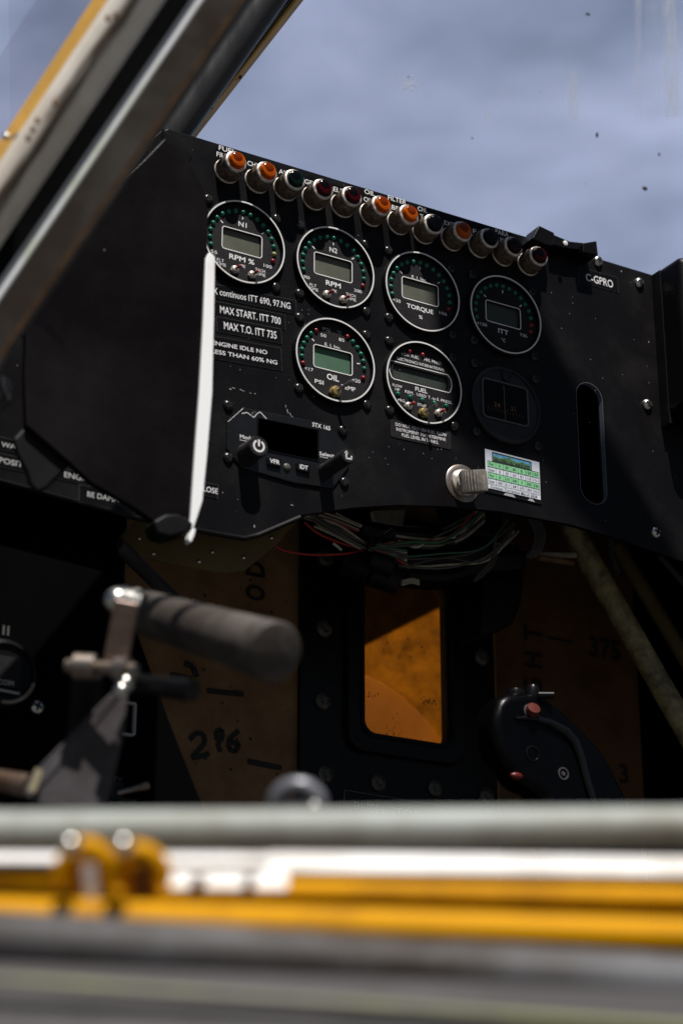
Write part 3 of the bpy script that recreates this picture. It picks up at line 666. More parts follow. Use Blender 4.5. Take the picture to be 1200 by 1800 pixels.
# ------------------------------------------------------------------ knurled dimmer knob
c = at(812, 850, PY); kn = thing('dimmer_knob', 'ribbed silver knob on a round steel washer beside the compass correction card', 'knob', (c.x, PY, c.z))
b = B(); b.lathe(c, [(.0135, 0), (.0135, .0006), (.0128, .0011), (.0100, .0012), (.0092, .0006)], n=48, close=False); b.build('washer', 'steel_dull', kn)
b = B(); b.lathe(c, [(.0098, .0004), (.0094, .0030), (.0068, .0042), (.0062, .0060), (.0078, .0062)], n=40, close=False); b.build('collar', 'nickel_warm', kn)
kd = Vector((.78, -1, .10)).normalized()
b = B(); b.tube([c + Vector((0, -.003, 0)), c + Vector((.001, -.008, 0)), c + Vector((.005, -.012, .001))], .0052, 20); b.build('neck', 'nickel_warm', kn)
k0, k1 = at(834, 867, -.014), at(830, 828, -.017)
b = B(); Lk = (k1 - k0).length; b.lathe(k0, [(.0050, 0), (.0084, .0006), (.0093, .0020), (.0093, Lk - .0014), (.0086, Lk), (.0001, Lk)], k1 - k0, n=56, knurl={2, 3}, amp=.0010); b.build('ribbed_grip', 'nickel_warm', kn, sharp=25)

# ------------------------------------------------------------------ compass correction card
c = at(899, 838, PY); cc = thing('correction_card', 'white and green compass correction card, March 2024, in a black holder', 'card', (c.x, PY, c.z))
b = B(); b.xz([(c.x - .0232, c.z - .0158), (c.x + .0236, c.z - .0160), (c.x + .0232, c.z + .0118), (c.x - .0232, c.z + .0110)], PY - .0008, PY - .00003); b.build('holder', 'rubber_black', cc)
X0, Z0 = c.x, c.z + .0010
b = B(); b.xz([(X0 - .0222, Z0 - .0140), (X0 + .0226, Z0 - .0140), (X0 + .0226, Z0 + .0142), (X0 - .0224, Z0 + .0146)], PY - .0012, PY - .0009); b.build('card', 'paper_white', cc)
yc = PY - .00132
b = B()
for r_ in (0, 2):
    z1 = Z0 + .0062 - r_ * .0042; b.poly([(X0 - .0208, yc, z1), (X0 + .0218, yc, z1), (X0 + .0218, yc, z1 - .0042), (X0 - .0208, yc, z1 - .0042)])
b.build('green_rows', 'paper_green', cc, normals=False)
b = B(); b.xz([(X0 - .0165, Z0 + .0070), (X0 + .0155, Z0 + .0066), (X0 + .0155, Z0 + .0126), (X0 - .0165, Z0 + .0132)], yc, yc + .0001); b.build('logo_sky', 'paper_blue', cc)
b = B(); b.xz([(X0 - .0160, Z0 + .0074), (X0 + .0150, Z0 + .0070), (X0 + .0150, Z0 + .0094), (X0 + .0080, Z0 + .0108), (X0 + .0030, Z0 + .0096), (X0 - .0020, Z0 + .0116), (X0 - .0100, Z0 + .0100), (X0 - .0160, Z0 + .0106)], yc - .0001, yc - .00002); b.build('logo_hills', 'paper_hill', cc)
b = B()
cw = [-.0175, -.0110, -.0050, .0012, .0072, .0132, .0190]
rows = [['For', 'N', '30', '60', 'E', '120', '150'], ['Steer', '3', '32', '63', '91', '118', '151'], ['For', 'S', '210', '240', 'W', '300', '330'], ['Steer', '182', '211', '241', '272', '301', '331']]
for i, rw in enumerate(rows):
    for j, t in enumerate(rw): b.text(t, X0 + cw[j], Z0 + .0041 - i * .0042, .0019, {1: .0013, 2: .0026, 3: .0038, 5: .0048}[len(t)], yc - .0002, bold=.004)
for i in range(5):
    z = Z0 + .0062 - i * .0042; b.poly([(X0 - .0208, yc - .0001, z + .00012), (X0 + .0218, yc - .0001, z + .00012), (X0 + .0218, yc - .0001, z - .00012), (X0 - .0208, yc - .0001, z - .00012)])
for x in (-.0208, -.0141, -.0080, -.0019, .0042, .0103, .0163, .0217):
    b.poly([(X0 + x, yc - .0001, Z0 + .0062), (X0 + x + .0002, yc - .0001, Z0 + .0062), (X0 + x + .0002, yc - .0001, Z0 - .0106), (X0 + x, yc - .0001, Z0 - .0106)])
b.text('Compass Correction March 2024', X0 + .0004, Z0 - .0124, .0020, .0385, yc - .0002, bold=.004)
b.text('PROVINCIAL AIRWAYS', X0 - .0004, Z0 + .0082, .0020, .0290, yc - .0003, bold=.02)
b.ring([(X0 - .0168, Z0 + .0068), (X0 + .0158, Z0 + .0064), (X0 + .0158, Z0 + .0129), (X0 - .0168, Z0 + .0135)], [(X0 - .0162, Z0 + .0073), (X0 + .0152, Z0 + .0069), (X0 + .0152, Z0 + .0124), (X0 - .0162, Z0 + .0130)], yc - .0002, yc)
b.build('lettering', 'ink_black', cc, normals=False)
b = B()
for x, w in ((-.008, .010), (.012, .006)): b.xz([(c.x + x, c.z - .0153), (c.x + x + w, c.z - .0155), (c.x + x + w - .002, c.z - .0135), (c.x + x + .002, c.z - .0133)], PY - .0009, PY - .00082)
b.build('tape_scraps', 'ink_grey', cc)

# ------------------------------------------------------------------ bracket and box at the right end
c = at(990, 430, -.004); br = thing('black_bracket', 'small black bracket with two raised ends on top of the panel by the last lamp', 'bracket', c)
b = B(); b.pxy([(935, 419), (947, 396), (974, 409), (972, 433), (958, 430)], -.012, .004); b.build('end_block', 'plastic_black', br, bevel=.0008)
b = B(); b.pxy([(972, 412), (1000, 424), (1028, 427), (1028, 440), (1000, 437), (972, 430)], -.006, .004); b.build('bar', 'bezel_black', br, bevel=.0006)
b = B(); b.pxy([(1024, 427), (1048, 423), (1051, 449), (1024, 443)], -.010, .004); b.build('end_block', 'plastic_black', br, bevel=.0008)
b = B(); q = at(992, 428, -.008); b.lathe(q, [(.0019, 0), (.0019, .001), (.0001, .0016)], n=14); b.build('rivet', 'ring_white', br)
bx = thing('black_box', 'tall rounded black box at the right edge of the photo, fixed to the panel', 'box', (.38, PY, .01))
b = B(); b.box(.3450, .43, -.0290, PY - .0002, -.0500, .0735); b.build('cover', 'plastic_black', bx, bevel=.0065, seg=5)
b = B(); b.box(.3520, .43, -.0305, -.0285, -.0440, .0670); b.build('front_plate', 'bezel_black', bx, bevel=.0015)
b = B(); b.box(.3440, .3485, -.006, PY - .0003, -.055, .0700); b.build('gasket', 'rubber_black', bx)

# ------------------------------------------------------------------ left: black unit with white edge, corner block
YS = -.100
un = thing('display_unit', 'large flat black unit before the left of the panel, with a bright white edge', 'display unit', at(200, 600, YS))
b = B(); b.pxy([(-40, 560), (120, 420), (290, 243), (318, 262), (338, 292), (360, 335), (367, 375), (365, 440), (359, 600), (352, 760), (338, 880), (335, 916), (318, 936), (290, 930), (262, 910), (233, 890), (160, 847), (117, 807), (47, 747), (44, 660), (46, 590)], YS, YS + .005)
b.build('body', 'cover_black', un, bevel=.0008, seg=2)
b = B(); b.pxy([(374, 446), (379, 452), (377, 560), (374, 690), (365, 800), (357, 880), (349, 905), (340, 932), (334, 922), (336, 905), (343, 800), (351, 690), (358, 560), (363, 452), (368, 443)], YS - .002, YS + .004); b.build('white_edge', 'strip_white', un, bevel=.0008)
b = B(); b.pxy([(270, 915), (292, 903), (312, 902), (330, 910), (343, 921), (330, 936), (300, 944), (278, 938)], YS - .010, YS + .004); b.build('corner_clip', 'rubber_black', un, bevel=.002, seg=3)
b = B(); b.pxy([(340, 928), (345, 930), (342, 942), (337, 953), (331, 952), (333, 940)], YS - .003, YS + .002); b.build('white_tip', 'strip_white', un, bevel=.0006)
b = B(); b.pxy([(24, 770), (50, 742), (100, 778), (128, 812), (104, 838), (84, 858), (68, 866), (54, 850), (47, 826), (32, 800)], YS + .004, YS + .008); b.build('lug', 'rubber_black', un, bevel=.002, seg=3)
cb = thing('corner_block', 'small black wedge at the top left corner of the panel', 'corner block', (-.055, PY, .06))
b = B(); p0 = at(288, 226, PY - .002)
b.pxy([(287, 226), (300, 236), (341, 272), (332, 287), (322, 297), (296, 300), (262, 300), (262, 250)], -.014, PY - .0003); b.build('wedge', 'plastic_black', cb, bevel=.001)
b = B(); b.pxy([(286, 226), (290, 228), (290, 300), (286, 300)], -.0155, -.0145); b.build('edge', 'bezel_black', cb)

# ------------------------------------------------------------------ windscreen, pillar
pil = thing('windscreen_pillar', 'dull grey windscreen pillar with a yellow edge rising from the left end of the panel', 'pillar', at(400, 120, .03))
def ext(p, q, k0=-.4, k1=1.4): return p + (q - p) * k0, p + (q - p) * k1
a0, a1 = at(300, 235, .035), at(466, 0, .0)
p, q = ext(a0, a1, -.12, 1.3)
b = B(); b.tube([p + (q - p) * i / 8 for i in range(9)], .0128, 28); b.build('grey_post', 'pillar_metal', pil)
a0, a1 = at(334, 236, .045), at(519, 0, .01); p, q = ext(a0, a1, -.2, 1.3)
b = B(); b.beam(p, q, RT, .0062, .010); b.build('yellow_edge', 'yellow_frame', pil, bevel=.0006)
a0, a1 = at(329, 236, .04), at(511, 0, .006); p, q = ext(a0, a1, -.2, 1.3)
b = B(); b.beam(p, q, RT, .0022, .008); b.build('seal', 'bezel_black', pil)
b = B()
for px, py, r in ((419, 134, .0022), (412, 138, .0018), (370, 186, .0012), (372, 190, .001)): b.sphere(at(px, py, .028), r, (1.3, .8, .9), 10)
b.build('sealant_blobs', 'rust', pil)

ws = thing('windscreen', 'clear windscreen with faint dust, painted reflection streaks and dead insects in front of the sky', 'windscreen', (.4, .25, .1))
W0, W1 = Vector((-.10, .16, .02)), Vector((.95, .16, .02)); WU = Vector((-.10, -.10, .75))
wn = (W1 - W0).cross(WU).normalized()
b = B(); b.prism([W0, W1, W1 + WU, W0 + WU], wn * .0015); b.build('glass', 'windscreen_glass', ws)
def onws(px, py, off=.0004):
    d = FW + RT * ((px - 600) / FPX) + UP * ((900 - py) / FPX); n = wn; t = (W0 - CAM).dot(n) / d.dot(n); p = CAM + d * t
    return p + (n if n.dot(d) < 0 else -n) * off
def streak(x0, x1, y0, y1, fades=(1, 1), n=6, sk=0):
    bb = B(); lay = bb.b.verts.layers.float.new('fade'); rows = []
    for j in range(9):
        v_ = j / 8; row = []
        for i in range(n + 1):
            u_ = i / n; x = x0 + (x1 - x0) * u_ + sk * v_; y = y0 + (y1 - y0) * v_
            vt = bb.b.verts.new(onws(x, y, .0006)); e = math.sin(math.pi * u_) ** .8 * (1 if 0 < j < 8 else .0 if (j == 0 and y0 > 20) or (j == 8 and fades[1] == 0) else .8)
            vt[lay] = e * (fades[0] + (fades[1] - fades[0]) * v_); row.append(vt)
        rows.append(row)
    for a_, c_ in zip(rows, rows[1:]):
        for i in range(n): bb.face([a_[i], a_[i + 1], c_[i + 1], c_[i]])
    bb.build('reflection_streak', 'reflection_film', ws)
streak(1112, 1128, -40, 218, (1.2, .8)); streak(1130, 1160, -40, 205, (.5, .4)); streak(1158, 1190, -40, 206, (1.8, 1.6), sk=4); streak(994, 1018, 118, 212, (.8, 1.8))
streak(866, 892, 150, 180, (.6, .5)); streak(846, 872, 190, 218, (.6, 1.3)); streak(941, 945, 190, 215, (1.2, .6)); streak(949, 955, 200, 235, (1.2, .3)); streak(700, 742, 135, 165, (.9, .9)); streak(670, 700, 125, 150, (.5, .6))
for px, py, w, h, a in ((1047, 238, 2.0, 5.5, -.25), (1131, 332, 5.5, 4, .5), (1156, 272, 1.8, 3.5, -.4), (1031, 26, 5, 1.6, -.7), (828, 244, .9, 2.5, 0), (948, 162, 1, 1, 0), (1027, 324, 1, 1, 0), (716, 136, 1.4, 1.4, 0), (876, 88, .8, .8, 0)):
    bb = B(); bb.sphere(onws(px, py, .0012), .00038 * max(w, h) * 1.3, (w / max(w, h), .5, h / max(w, h)), 10)
    bb.build('insect', 'insect', ws)
b = B()
for k in range(26):
    px, py = rnd.gauss(721, 9), rnd.gauss(150, 7); b.sphere(onws(px, py, .001), rnd.uniform(.00025, .0007), (1, .5, 1), 8)
for k in range(40): b.sphere(onws(rnd.uniform(560, 1200), rnd.uniform(0, 420), .001), rnd.uniform(.00012, .00028), (1, .5, 1), 6)
b.build('water_spots', 'ring_white', ws)

# ------------------------------------------------------------------ door frame in the foreground, upper left
df = thing('door_frame', 'out-of-focus slanting door frame of cream, black and grey strips at the upper left', 'door frame', az(200, 200, .95))
def strip_px(t0, t1, l0, l1, z, ext0=-.25, ext1=.25):
    """image strip: x-range t0..t1 on the top border and y-range l0..l1 on the left border -> centre points and width"""
    A = Vector(((t0 + t1) / 2, 0)); Bq = Vector((0, (l0 + l1) / 2)); d = (A - Bq).normalized(); nrm = Vector((-d.y, d.x))
    w = abs((Vector((t1, 0)) - Vector((t0, 0))).dot(nrm)) * .5 + abs((Vector((0, l1)) - Vector((0, l0))).dot(nrm)) * .5
    P = Bq - d * 300; Q = A + d * 260
    return az(P.x, P.y, z), az(Q.x, Q.y, z), w * z / FPX
def fbeam(name, t0, t1, l0, l1, z, th, m, bev=.0008, sub=None, tilt=0):
    p, q, w = strip_px(t0, t1, l0, l1, z); d = (q - p).normalized(); side = FW.cross(d).normalized()
    if tilt:
        best = max((tilt, -tilt), key=lambda t: abs(1) * (-FW * math.cos(t) + side * math.sin(t)).dot(SUN))
        side2 = side * math.cos(best) + FW * math.sin(best); w = w / math.cos(best); side = side2
    b = B(); b.beam(p, q, side, w, th); return b.build(name, m, sub or df, bevel=bev)
fbeam('yellow_edge', 160, 198, 248, 298, .985, .002, 'yellow_frame', tilt=.6)
p, q, w = strip_px(190, 292, 288, 432, .955); b = B(); b.tube([p + (q - p) * i / 60 for i in range(61)], w / 2, 48); ct = b.build('cream_tube', 'cream_metal', df)
side = FW.cross((q - p).normalized()); at_ = ct.data.attributes.new('across', 'FLOAT', 'POINT'); at2 = ct.data.attributes.new('along', 'FLOAT', 'POINT')
sg = 1 if side.dot(RT) > 0 else -1
for i, v in enumerate(ct.data.vertices):
    e = v.co + ORG[df.name] - p; at_.data[i].value = sg * e.dot(side) / (w / 2); at2.data[i].value = e.dot((q - p).normalized())
def dirt(m):
    nt = MATS[m].node_tree; N = nt.nodes; L = nt.links; b_ = N['Principled BSDF']; old = b_.inputs['Base Color'].links[0].from_socket
    a = N.new('ShaderNodeAttribute'); a.attribute_name = 'across'; c2 = N.new('ShaderNodeAttribute'); c2.attribute_name = 'along'
    cb_ = N.new('ShaderNodeCombineXYZ'); m1 = N.new('ShaderNodeMath'); m1.operation = 'MULTIPLY'; m1.inputs[1].default_value = 16
    m2 = N.new('ShaderNodeMath'); m2.operation = 'MULTIPLY'; m2.inputs[1].default_value = 1.6
    L.new(c2.outputs['Fac'], m1.inputs[0]); L.new(a.outputs['Fac'], m2.inputs[0]); L.new(m1.outputs[0], cb_.inputs[0]); L.new(m2.outputs[0], cb_.inputs[1])
    n = N.new('ShaderNodeTexNoise'); n.inputs['Scale'].default_value = 1.3; n.inputs['Detail'].default_value = 7; L.new(cb_.outputs[0], n.inputs['Vector'])
    # band of grime at across 0.0 .. 0.6, ragged by the noise
    n2 = N.new('ShaderNodeMath'); n2.operation = 'MULTIPLY_ADD'; n2.inputs[1].default_value = 1.1; n2.inputs[2].default_value = -.55; L.new(n.outputs['Fac'], n2.inputs[0])
    ad = N.new('ShaderNodeMath'); ad.operation = 'ADD'; L.new(a.outputs['Fac'], ad.inputs[0]); L.new(n2.outputs[0], ad.inputs[1])
    sb = N.new('ShaderNodeMath'); sb.operation = 'SUBTRACT'; sb.inputs[1].default_value = .12; L.new(ad.outputs[0], sb.inputs[0])
    ab = N.new('ShaderNodeMath'); ab.operation = 'ABSOLUTE'; L.new(sb.outputs[0], ab.inputs[0])
    mr = N.new('ShaderNodeMapRange'); mr.inputs['From Min'].default_value = .08; mr.inputs['From Max'].default_value = .34; mr.inputs['To Min'].default_value = .93; mr.inputs['To Max'].default_value = 0
    L.new(ab.outputs[0], mr.inputs['Value'])
    x = N.new('ShaderNodeMixRGB'); x.inputs['Color2'].default_value = (.10, .066, .042, 1); L.new(mr.outputs[0], x.inputs['Fac']); L.new(old, x.inputs['Color1']); L.new(x.outputs[0], b_.inputs['Base Color'])
dirt('cream_metal')
fbeam('rubber_seal', 280, 338, 414, 500, .975, .010, 'seal_black')
fbeam('bright_lip', 333, 361, 488, 532, .95, .0015, 'lip_metal', tilt=.9)
fbeam('grey_web', 358, 437, 530, 645, .925, .003, 'grey_web')
fbeam('rust_line', 420, 428, 620, 632, .922, .001, 'rust', bev=0)
p, q, w = strip_px(430, 442, 632, 650, .926); b = B(); b.tube([p + (q - p) * i / 10 for i in range(11)], w / 2, 12); b.build('web_edge', 'sill_dark', df)
b = B(); b.sphere(az(35, 245, .965), .0034, (1, 1, 1)); b.sphere(az(12, 240, .97), .0018); b.build('bolt_head', 'steel', df)
b = B()
for px, py in ((58, 228), (50, 243), (66, 212), (97, 180), (203, 27), (190, 32)): b.sphere(az(px, py, .935), .0013, (1, 1, 1.6), 8)
b.build('dirt_spots', 'rust', df)
sw = thing('side_window', 'pale hazy side window pane at the top left corner, left of the yellow frame edge', 'window', az(60, 120, 1.1))
b = B(); b.prism([az(84, -30, 1.1), az(190, -30, 1.1), az(-20, 290, 1.1), az(-40, 160, 1.1)], FW * .002); b.build('pane', 'side_glass', sw)
lk = thing('door_latch_knob', 'blurred rounded silver latch at the left edge, below the door frame', 'latch', az(2, 690, 1.0))
b = B(); b.sphere(az(-6, 690, 1.0), .0085, (1, .8, 1.2)); b.build('knob', 'pillar_metal', lk)
b = B(); b.tube([az(-30, 640, 1.0), az(5, 664, .995), az(12, 700, .995), az(-20, 740, 1.0)], .0022, 12); b.build('catch', 'bracket_grey', lk)

# ------------------------------------------------------------------ below the panel
HY = .20
hp = thing('hopper_wall', 'brown tank wall under the panel with hand-inked marks and a bolted black window frame', 'tank wall', at(700, 1200, HY))
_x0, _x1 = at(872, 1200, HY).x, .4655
b = B(); b.xz([(_x0, -.03), (_x1, -.03), (_x1, -.449), (_x0, -.449)], HY - .0004, HY - .0001); b.build('shade_sheet', 'hopper_shaded', hp)  # added sheet; the dimmer right side is put into its darker brown
wx0, wx1 = at(641, 1200, HY - .0125).x, at(778, 1200, HY).x; wz0, wz1 = at(710, 1297, HY - .0125).z, at(710, 1025, HY).z
wc, wz, ww, wh = (wx0 + wx1) / 2, (wz0 + wz1) / 2, wx1 - wx0, wz1 - wz0
wi = rrect(wc, wz, ww, wh, .010, 6)
b = plate_with_hole([(.012, -.020), (.466, -.020), (.466, -.45), (.012, -.45)], wi, HY, HY + .003); b.build('wall', 'hopper_brown', hp)
fl, fr = at(527, 1200, HY - .004).x, at(868, 1200, HY - .004).x
b = B(); b.ring([(fl, -.08), (fr, -.08), (fr, -.325), (fl, -.325)], [(wx0 - .003, wz1 + .003), (wx1 + .003, wz1 + .003), (wx1 + .003, wz0 - .003), (wx0 - .003, wz0 - .003)], HY - .005, HY - .0001); fo = b.build('window_flange', 'frame_black', hp, bevel=.0008)
b = B(); b.ring(rrect(wc, wz, ww + .026, wh + .028, .014, 6), rrect(wc, wz, ww, wh, .010, 6), HY - .011, HY - .0052); b.build('raised_frame', 'frame_black', hp, bevel=.0015)
b = B(); b.ring(rrect(wc, wz, ww + .006, wh + .006, .012, 6), rrect(wc, wz, ww - .0006, wh - .0006, .0095, 6), HY - .0125, HY - .0112); b.build('window_gasket', 'rubber_black', hp, bevel=.0005)
b = B(); b.lathe((0, 0, 0), [(.0068, 0), (.0068, .0018), (.0056, .0030), (.0034, .0034), (.0030, .0026), (.0001, .0024)], n=18); keep('bolt', b, ['bolt_dirty'], 'bolt')
for px, py in ((570, 1105), (568, 1232), (572, 1360), (665, 1375), (765, 1385), (855, 1400), (846, 1155), (845, 1035), (572, 980)):
    q = at(px, py, HY - .006); shared('bolt', hp, (q.x, HY - .005, q.z), rnd.uniform(0, 2))
# the sheet of clear plastic in the frame, dirt on it
m = glassy('hopper_pane', (.86, .76, .60), .015, .30, (.16, .09, .03))
b = B(); b.xz(rrect(wc, wz, ww + .004, wh + .004, .010, 6), HY + .0036, HY + .0046); b.build('window_pane', 'hopper_pane', hp)
b = B()
for k in range(46):
    cxp, cyp, s_ = random.choice([(752, 1230, 9), (690, 1140, 22), (735, 1130, 20), (655, 1222, 5), (700, 1290, 18)]); px, py = rnd.gauss(cxp, s_), rnd.gauss(cyp, s_ * .8)
    if not (645 < px < 772 and 1040 < py < 1292): continue
    q = at(px, py, HY + .0034); h = rnd.uniform(.0004, .0016); w = rnd.uniform(.0002, .0006); b.poly([(q.x - w, q.y, q.z - h), (q.x + w, q.y, q.z - h * .6), (q.x + w * .6, q.y, q.z + h), (q.x - w, q.y, q.z + h * .7)])
b.build('dirt_flecks', 'ink_black', hp, normals=False)
placard('thin-outlined black placard reading PUSH STOP under the small orange window, half hidden by the sill', 700, 1440, .0920, .0300, [('PUSH STOP', -.010, .0045, .0068, .0560, .0)], -.02, Y=HY - .0055, ink='ink_grey', edge='ink_grey', m='frame_black')
b = B()
for k in range(60):
    px, py = (rnd.uniform(330, 522), rnd.uniform(1010, 1400)) if k < 42 else (rnd.uniform(885, 1100), rnd.uniform(1010, 1400))
    q = at(px, py, HY - .0006); rr_ = rnd.uniform(.0003, .0013); b.poly([(q.x + rr_ * math.cos(t) * rnd.uniform(.5, 1.2), q.y, q.z + rr_ * math.sin(t) * rnd.uniform(.5, 1.6)) for t in [i * math.pi / 3.5 for i in range(7)]])
b.build('stains', 'marker_ink', hp, normals=False)
# inked writing
YI = HY - .0008
def rtext(body, px, py, h, w, rot):
    bb = B(); q = at(px, py, YI); bb.text(body, q.x, q.z, h, w, YI, rot, bold=.03); return bb.build('inked_mark', 'marker_ink', hp, normals=False)
def stroke(pxs, r):
    bb = B(); pts = [at(x, y, YI) for x, y in pxs]
    for a_, c_ in zip(pts, pts[1:]):
        bb.beam(a_, c_, (0, 1, 0), .0003, r * 2)
    bb.build('inked_mark', 'marker_ink', hp)
rtext('O', 449, 1042, .0150, .0120, math.pi / 2); rtext('D', 449, 1000, .0150, .0120, math.pi / 2)
stroke([(364, 1214), (428, 1220)], .0020); stroke([(436, 1338), (495, 1350)], .0020); stroke([(300, 1188), (338, 1196)], .0030)
stroke([(334, 1300), (345, 1288), (358, 1290), (361, 1304), (350, 1318), (338, 1332), (352, 1330), (368, 1324)], .0018)
stroke([(382, 1300), (380, 1286), (390, 1282), (392, 1296), (383, 1306), (388, 1322)], .0018); stroke([(420, 1284), (404, 1298), (402, 1316), (414, 1322), (421, 1308), (407, 1304)], .0018)
stroke([(325, 1165), (340, 1172), (346, 1190)], .0022)
rtext('T', 936, 1113, .0165, .0130, math.pi / 2); rtext('H', 936, 1160, .0165, .0130, math.pi / 2); rtext('G', 936, 1206, .0165, .0130, math.pi / 2)
rtext('375', 1062, 1140, .0165, .0320, 0); stroke([(963, 1121), (1005, 1128)], .0010); rtext('3', 1095, 1360, .0150, None, 0)

# tank interior behind the window: curved yellow skin in sun
tk = thing('tank_skin', 'bright orange-yellow tank skin seen in sun through the small window', 'tank skin', (.40, .42, -.15))
b = B(); rows = []
for i in range(13):
    u = i / 12; x = .18 + u * .44; row = []
    for j in range(9):
        z = .10 - j * .07; y = .47 - .10 * u; row.append(b.b.verts.new((x, y, z)))
    rows.append(row)
for a_, c_ in zip(rows, rows[1:]):
    for j in range(8): b.face([a_[j], a_[j + 1], c_[j + 1], c_[j]], True)
o = b.build('skin', 'tank_yellow', tk); md = o.modifiers.new('solid', 'SOLIDIFY'); md.thickness = .002
def tsk(x): return .47 - .10 * (x - .18) / .44
def baffle_edge(px, py):
    x = .36
    for _ in range(6): p = at(px, py, tsk(x)); x = p.x
    t = (p.y - .345) / -SUN.y; return p + SUN * t
e0, e1 = baffle_edge(635, 1146), baffle_edge(785, 1070); ed = (e1 - e0)
b = B(); b.prism([e0 - ed * 1.2, e1 + ed * 1.2, (e1 + ed * 1.2) + Vector((0, 0, .07)), (e0 - ed * 1.2) + Vector((0, 0, .10))], (0, .004, 0)); b.build('sun_baffle', 'wall_black', tk)  # added sun baffle, unseen; its edge sets the shade line on the skin
b = B(); b.box(.10, .70, .366, .56, .060, .064); b.box(.10, .70, .556, .56, -.5, .0595); b.box(.112, .116, HY + .02, .555, -.5, .0595); b.box(.66, .664, HY + .02, .555, -.5, .0595); b.box(.117, .659, HY + .02, .555, -.505, -.5); b.build('tank_box', 'wall_black', tk)
P = []
for px, py in ((620, 1185), (645, 1188), (672, 1200), (705, 1222), (740, 1255), (775, 1300), (800, 1345), (620, 1350)):
    x = .36
    for _ in range(6): x = at(px, py, tsk(x) - .0035).x
    P.append(at(px, py, tsk(x) - .0035))
b = B(); b.prism(P, (0, .0030, 0)); b.build('patch', 'tank_patch', tk, bevel=.0012)

# olive gusset under the left part of the panel
gp = thing('gusset_plate', 'dark olive riveted plate hanging under the left part of the panel', 'plate', at(400, 960, .05))
b = B(); b.pxy([(196, 960), (250, 905), (370, 915), (430, 920), (545, 890), (488, 955), (432, 1002), (395, 1007), (350, 1000), (232, 976)], .05, .052); b.build('plate', 'olive_plate', gp)
b = B(); b.lathe((0, 0, 0), [(.0013, 0), (.0012, .0005), (.0001, .0010)], n=10); keep('rivet', b, ['steel'], 'rivet')
for px, py in ((245, 946), (270, 973), (373, 970), (350, 987), (428, 980), (477, 945)): q = at(px, py, .0499); shared('rivet', gp, q, 0)

# wiring
wr = thing('wiring_harness', 'bundles of cream, red and black wires hanging behind the bottom arch of the panel', 'wiring', at(700, 950, .08))
def wire(pts, r, m, nm='wire', Y0=.06):
    P = [at(p[0], p[1], p[2] if len(p) > 2 else Y0) for p in pts]; out = []
    P = [P[0]] + P + [P[-1]]
    for i in range(1, len(P) - 2):
        for k in range(6):
            t = k / 6; a_, b_, c_, d_ = P[i - 1:i + 3]
            out.append(.5 * ((2 * b_) + (c_ - a_) * t + (2 * a_ - 5 * b_ + 4 * c_ - d_) * t * t + (3 * b_ - a_ - 3 * c_ + d_) * t ** 3))
    out.append(P[-2]); bb = B(); bb.tube(out, r, 8); return bb.build(nm, m, wr)
wire([(560, 905), (590, 915), (630, 932)], .0010, 'wire_cream'); wire([(566, 900), (600, 912), (634, 926)], .0009, 'wire_cream', Y0=.058); wire([(575, 913), (600, 922), (628, 934)], .0008, 'wire_red', Y0=.056)
wire([(590, 902), (615, 915), (636, 924)], .0008, 'wire_cream'); wire([(556, 918), (568, 930), (575, 934)], .0010, 'wire_cream')
wire([(535, 918), (560, 938), (600, 955), (640, 966)], .0009, 'wire_red'); wire([(552, 925), (590, 942), (634, 965)], .0009, 'wire_cream', Y0=.057)
wire([(478, 955), (500, 968), (545, 975), (600, 974), (650, 966)], .0008, 'wire_red'); wire([(585, 955), (592, 960), (600, 967)], .0010, 'wire_cream', Y0=.05)
for k, c_ in enumerate(('wire_red', 'wire_cream', 'wire_red', 'wire_green', 'wire_grey')):
    wire([(655, 966 - k * 2.5), (685, 976 - k * 4), (714, 995 - k * 9)], .0010, c_, Y0=.055 - k * .001)
for k in range(6):
    wire([(694, 942 + k * 3), (760, 948 + k * 2.6), (810, 935 + k * 3), (850, 903 + k * 3)], .0010, ('wire_cream', 'wire_grey', 'wire_cream', 'wire_grey')[k % 4], Y0=.06 + (k % 3) * .002)
wire([(700, 950), (730, 962), (755, 950), (800, 944)], .0009, 'wire_cream', Y0=.055)
wire([(630, 930), (680, 940), (740, 944), (790, 950)], .0075, 'cable_black', 'cable_sleeve', .066); wire([(660, 975), (720, 985), (790, 985), (850, 960)], .010, 'cable_black', 'cable_sleeve', .09)
wire([(705, 1000), (760, 1005), (830, 990), (900, 985)], .014, 'cable_black', 'cable_sleeve', .12)
for k in range(3): wire([(706, 1028 - k * 3), (722, 1024 - k * 3), (736, 1027 - k * 3)], .0010, 'wire_cream', Y0=.10)
for k in range(4): wire([(925 + k * 5, 905), (940 + k * 5, 935), (936 + k * 5, 965), (925 + k * 3, 980)], .0012, 'wire_grey', Y0=.06)
for k in range(3): wire([(870, 940 + k * 5), (862 + k * 4, 985), (840 + k * 5, 1010), (832, 1022)], .0009, 'wire_grey', Y0=.08)
wire([(935, 975), (980, 976), (1010, 976)], .0022, 'wire_cream', 'hose', .09); wire([(945, 980), (985, 986), (1006, 990)], .0024, 'rust', 'hose', .085)
wire([(1072, 940), (1074, 975), (1086, 1010)], .0028, 'wire_grey', 'cable_sleeve', .1)
wr2 = random.Random(11)
